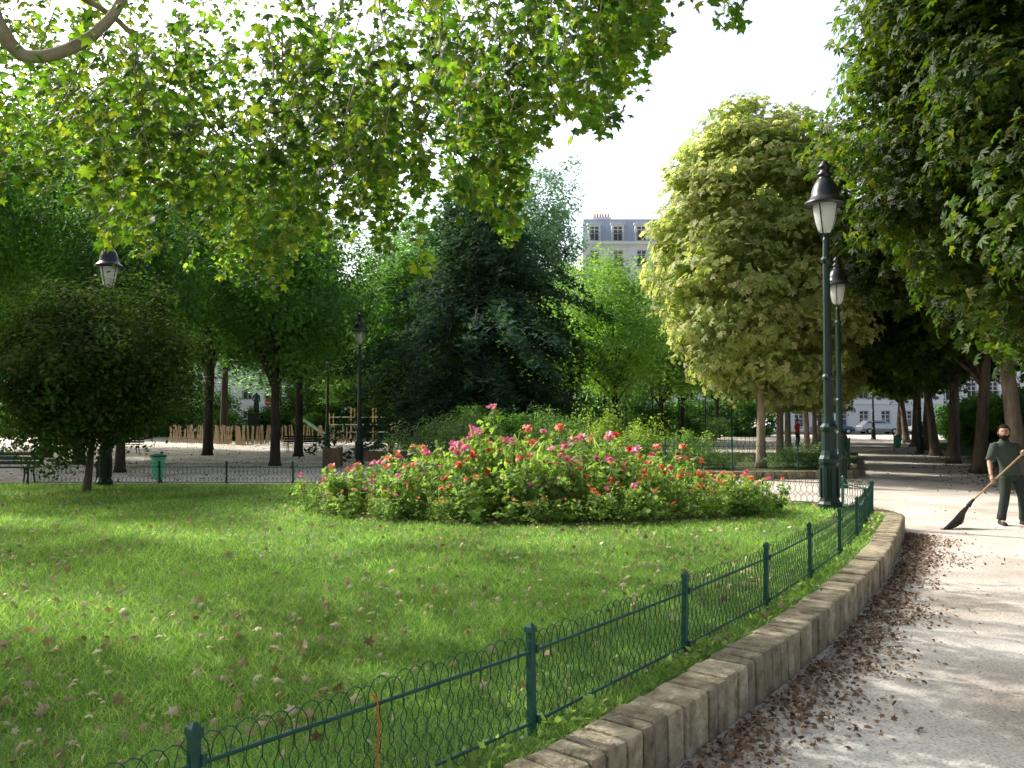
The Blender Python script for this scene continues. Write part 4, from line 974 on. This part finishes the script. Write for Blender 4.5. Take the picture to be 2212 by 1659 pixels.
def clothes(e,J,O,shirtm,trousm,shoem):
    g=lambda k:Vector(J[k])-O
    pel,sp,ch,nb=g('pel'),g('sp'),g('ch'),g('nb')
    m=MB()
    m.loft([(pel+Vector((0,0,-.09)),.182,.132),(pel+Vector((0,0,-.085)),.188,.138),(pel,.175,.13),(pel.lerp(sp,.5),.163,.122),(sp,.165,.122),(sp.lerp(ch,.5),.178,.128),(ch,.192,.13),(ch.lerp(nb,.5),.195,.122),(nb+Vector((0,0,-.015)),.175,.105),(nb+Vector((0,0,.02)),.125,.085),(nb+Vector((0,0,.042)),.082,.075),(nb+Vector((0,-.005,.075)),.070,.072),(nb+Vector((0,-.005,.078)),.058,.06)],24,wr=0.012)
    for a in ('r','l'):
        s_,e_=g(a+'s'),g(a+'e'); inn=s_.lerp(nb,.45)+Vector((0,0,-.02))
        m.tube([inn,s_.lerp(inn,.4)+Vector((0,0,.0)),s_,s_.lerp(e_,.3),s_.lerp(e_,.6),s_.lerp(e_,.88),s_.lerp(e_,.9)],[.06,.072,.075,.07,.070,.074,.06],12)
    m.obj("shirt",shirtm,e,smooth=True)
    m=MB(); hm=(g('rh')+g('lh'))/2
    m.loft([(hm+Vector((0,0,.12)),.15,.11),(hm+Vector((0,0,.06)),.16,.118),(hm,.172,.128),(hm+Vector((0,0,-.06)),.165,.122),(hm+Vector((0,0,-.11)),.10,.09)],24)
    for a in ('r','l'):
        h_,k_,a_=g(a+'h'),g(a+'k'),g(a+'a'); P=[h_+Vector((0,0,.02)),h_.lerp(k_,.2),h_.lerp(k_,.5),h_.lerp(k_,.8),k_,k_.lerp(a_,.35),k_.lerp(a_,.7),k_.lerp(a_,.9),k_.lerp(a_,1.0)]
        m.tube(P,[.085,.095,.088,.078,.076,.074,.068,.074,.07],14)
    m.obj("trousers",trousm,e,smooth=True)
    for a in ('r','l'):
        A_=g(a+'a'); T_=g(a+'t'); d_=Vector((T_.x-A_.x,T_.y-A_.y,0)).normalized()
        m=MB(); P=[A_-d_*.075,A_-d_*.055,A_,A_+d_*.06,A_+d_*.13,A_+d_*.175,A_+d_*.19]; hs=[.03,.085,.09,.075,.055,.042,.02]; ws=[.02,.036,.04,.044,.048,.036,.015]
        V=[];n=10; perp=Vector((-d_.y,d_.x,0))
        for p_,h_,w_ in zip(P,hs,ws):
            for j in range(n):
                t=2*math.pi*j/n; V.append(Vector((p_.x,p_.y,0))+perp*w_*math.cos(t)+Vector((0,0,max(0.0,h_*0.5+h_*0.55*math.sin(t)))))
        m.add(V,[(i*n+j,i*n+(j+1)%n,(i+1)*n+(j+1)%n,(i+1)*n+j) for i in range(6) for j in range(n)]+[tuple(range(n))[::-1],tuple(6*n+j for j in range(n))])
        m.obj("shoe",shoem,e,smooth=True)
ORD=['pel','sp','ch','nb','nk','hd','rs','re','rw','ls','le','lw','rh','rk','ra','rt','lh','lk','la','lt']
ED=[('pel','sp'),('sp','ch'),('ch','nb'),('nb','nk'),('nk','hd'),('nb','rs'),('rs','re'),('re','rw'),('nb','ls'),('ls','le'),('le','lw'),('pel','rh'),('rh','rk'),('rk','ra'),('ra','rt'),('pel','lh'),('lh','lk'),('lk','la'),('la','lt')]
RAD=[(.13,.09),(.12,.085),(.13,.09),(.08,.07),.052,.052,.052,.044,.030,.052,.044,.030,.075,.055,.036,.022,.075,.055,.036,.022]
def bodymesh(J,O,sub=2):
    V=[tuple(Vector(J[k])-O) for k in ORD]; return skin(V,[(ORD.index(a),ORD.index(b_)) for a,b_ in ED],RAD,sub)
px,py=8.50,13.66
sw=empty("person",(px,py,0),"bearded man in dark grey-green work clothes sweeping with a broom","person")
O=Vector((px,py,0))
J=dict(pel=(8.52,13.66,.94),sp=(8.48,13.66,1.09),ch=(8.43,13.65,1.25),nb=(8.41,13.64,1.385),nk=(8.40,13.63,1.44),hd=(8.39,13.61,1.53),
 rs=(8.245,13.65,1.345),re=(8.14,13.62,1.07),rw=(8.05,13.43,.85),ls=(8.59,13.65,1.345),le=(8.77,13.62,1.13),lw=(8.64,13.42,1.27),
 rh=(8.43,13.66,.86),rk=(8.385,13.62,.47),ra=(8.35,13.68,.09),rt=(8.33,13.56,.04),lh=(8.61,13.66,.86),lk=(8.68,13.60,.47),la=(8.74,13.68,.09),lt=(8.77,13.56,.04))
mb=MB(); mesh_to_mb(bodymesh(J,O),mb)
hc=Vector((8.385,13.595,1.58))-O
head(mb,hc,-0.5,1.04)
hA=Vector((7.66,13.35,.43)); hB=Vector((8.84,13.35,1.50)); ax=(hB-hA).normalized()
gr=hA+(hB-hA)*0.315; gl=hA+(hB-hA)*0.76
hand(mb,Vector(J['rw'])-O,gr-O,ax,1); hand(mb,Vector(J['lw'])-O,gl-O,-ax,-1)
mb.obj("body",M_skin,sw,smooth=True)
clothes(sw,J,O,M_shirt,M_trous,M_shoe)
cap_shell(hc,-0.5,s=1.04).obj("hair",M_hair,sw,smooth=True)
beard(hc,-0.5,s=1.04).obj("beard",M_hair,sw,smooth=True)
Rz=Matrix.Rotation(-.5,3,'Z')
for sx in (-1,1):
    m=MB(); m.lathe([(0.002,-.006),(0.008,-.004),(0.010,0),(0.008,.004),(0.002,.006)],8); q=Rz@(headpt(sx*0.40,0.05,-0.001)*1.04); m.obj("eye",M_eye,sw,hc+q)
    m=MB(); m.tube([Rz@(headpt(sx*t_,z_,0.002)*1.04)+hc for t_,z_ in ((0.16,0.19),(0.35,0.23),(0.58,0.19))],[0.004,0.0055,0.003],5); m.obj("eyebrow",M_hair,sw)
M_handle=surf("broom_wood",[(0.32,0.2,0.11),(0.45,0.3,0.17)],scale=6,rough=0.6,bump=0.1)
M_bris=surf("dark_bristles",[(0.03,0.035,0.03),(0.08,0.08,0.06)],scale=20,rough=0.8,bump=0,island=True)
brm=empty("broom",tuple(hA),"long wooden-handled broom with dark fan-shaped bristles","broom")
m=MB(); m.tube([Vector((0,0,0)),(hB-hA)],[0.015,0.014],8); m.obj("handle",M_handle,brm)
m=MB(); td=Vector((7.28,13.22,0.02))-hA
for i in range(140):
    u=(i/139-.5)*2; e_=td+Vector((u*0.21+R.gauss(0,.012),u*0.12+R.gauss(0,.02),0.05*u)); 
    z=max(e_.z,-hA.z+0.01); e_.z=z
    mid=td*0.5+Vector((u*0.08,u*.05,0.03+R.gauss(0,.008))); m.tube([Vector((0.02,0,.02)),mid,e_,e_+Vector((-0.05,0,0.0))],[0.006,0.006,0.005,0.003],3)
m.tube([ (hB-hA).normalized()*0.06,Vector((0,0,0)),td*0.16],[0.022,0.028,0.04],8); m.obj("bristle_head",M_bris,brm)
e=empty("person",(17.95,50.2,0),"person in a red shirt and dark trousers standing near the trees","person"); e.rotation_euler=(0,0,0.8)
J2=dict(pel=(0,0,.94),sp=(0,0,1.09),ch=(0,-.01,1.25),nb=(0,-.01,1.385),nk=(0,-.01,1.44),hd=(0,-.02,1.53),rs=(-.17,0,1.345),re=(-.23,.03,1.07),rw=(-.2,-.12,.86),ls=(.17,0,1.345),le=(.23,0,1.07),lw=(.12,-.2,1.12),
 rh=(-.09,0,.86),rk=(-.10,-.03,.47),ra=(-.10,.02,.09),rt=(-.11,-.1,.04),lh=(.09,0,.86),lk=(.11,-.06,.47),la=(.12,.03,.09),lt=(.14,-.09,.04))
mb=MB(); mesh_to_mb(bodymesh(J2,Vector((0,0,0)),1),mb); head(mb,(0,-.03,1.585),0,.98)
mb.tube([(-.2,-.12,.87),(-.2,-.14,.82),(-.19,-.16,.77)],[.025,.03,.018],6); mb.tube([(.12,-.2,1.12),(.09,-.24,1.13),(.05,-.27,1.13)],[.025,.03,.018],6)
mb.obj("body",M_skin,e,smooth=True); clothes(e,J2,Vector((0,0,0)),M_redc,M_trous,M_shoe); cap_shell((0,-.03,1.585),0).obj("hair",M_hair,e,smooth=True)

# ------------------------------------------------------------------ light, world, camera
el=math.radians(40); az=math.radians(-60)
d=Vector((math.sin(az)*math.cos(el),math.cos(az)*math.cos(el),math.sin(el)))
sun=bpy.data.lights.new("sun",'SUN'); sun.energy=5.0; sun.angle=math.radians(0.53); sun.color=(1.0,0.96,0.89)
so=bpy.data.objects.new("sun",sun); COL.objects.link(so); so.rotation_euler=d.to_track_quat('Z','Y').to_euler(); so.location=(0,0,30)
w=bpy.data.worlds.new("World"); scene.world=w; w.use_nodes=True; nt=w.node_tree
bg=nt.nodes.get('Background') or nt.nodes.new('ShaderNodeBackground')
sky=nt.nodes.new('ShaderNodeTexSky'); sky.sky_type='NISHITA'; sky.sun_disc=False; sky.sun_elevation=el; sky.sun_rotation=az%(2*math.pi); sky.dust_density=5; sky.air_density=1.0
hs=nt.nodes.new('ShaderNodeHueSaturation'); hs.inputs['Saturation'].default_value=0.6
# glare put into the sky colour: brighter ahead of the camera, dimmer overhead
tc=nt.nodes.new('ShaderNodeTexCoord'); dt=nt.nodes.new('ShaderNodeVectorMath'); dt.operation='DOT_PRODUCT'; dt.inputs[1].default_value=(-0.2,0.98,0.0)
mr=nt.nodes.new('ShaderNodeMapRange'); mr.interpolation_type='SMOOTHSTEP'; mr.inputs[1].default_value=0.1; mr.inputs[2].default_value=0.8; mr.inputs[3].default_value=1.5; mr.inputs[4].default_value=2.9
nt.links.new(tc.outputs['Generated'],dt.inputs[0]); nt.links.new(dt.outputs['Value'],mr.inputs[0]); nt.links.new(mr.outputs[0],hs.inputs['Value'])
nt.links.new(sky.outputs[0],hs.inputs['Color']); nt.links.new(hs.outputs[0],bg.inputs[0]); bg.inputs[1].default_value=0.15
cam=bpy.data.cameras.new("camera"); cam.lens=28; cam.sensor_width=36; cam.clip_start=0.05; cam.clip_end=2000
co=bpy.data.objects.new("camera",cam); COL.objects.link(co); co.location=(0,0,1.85); co.rotation_euler=(math.radians(92.33),0,0)
scene.camera=co
scene.view_settings.view_transform='Standard'; scene.view_settings.look='None'; scene.view_settings.exposure=0
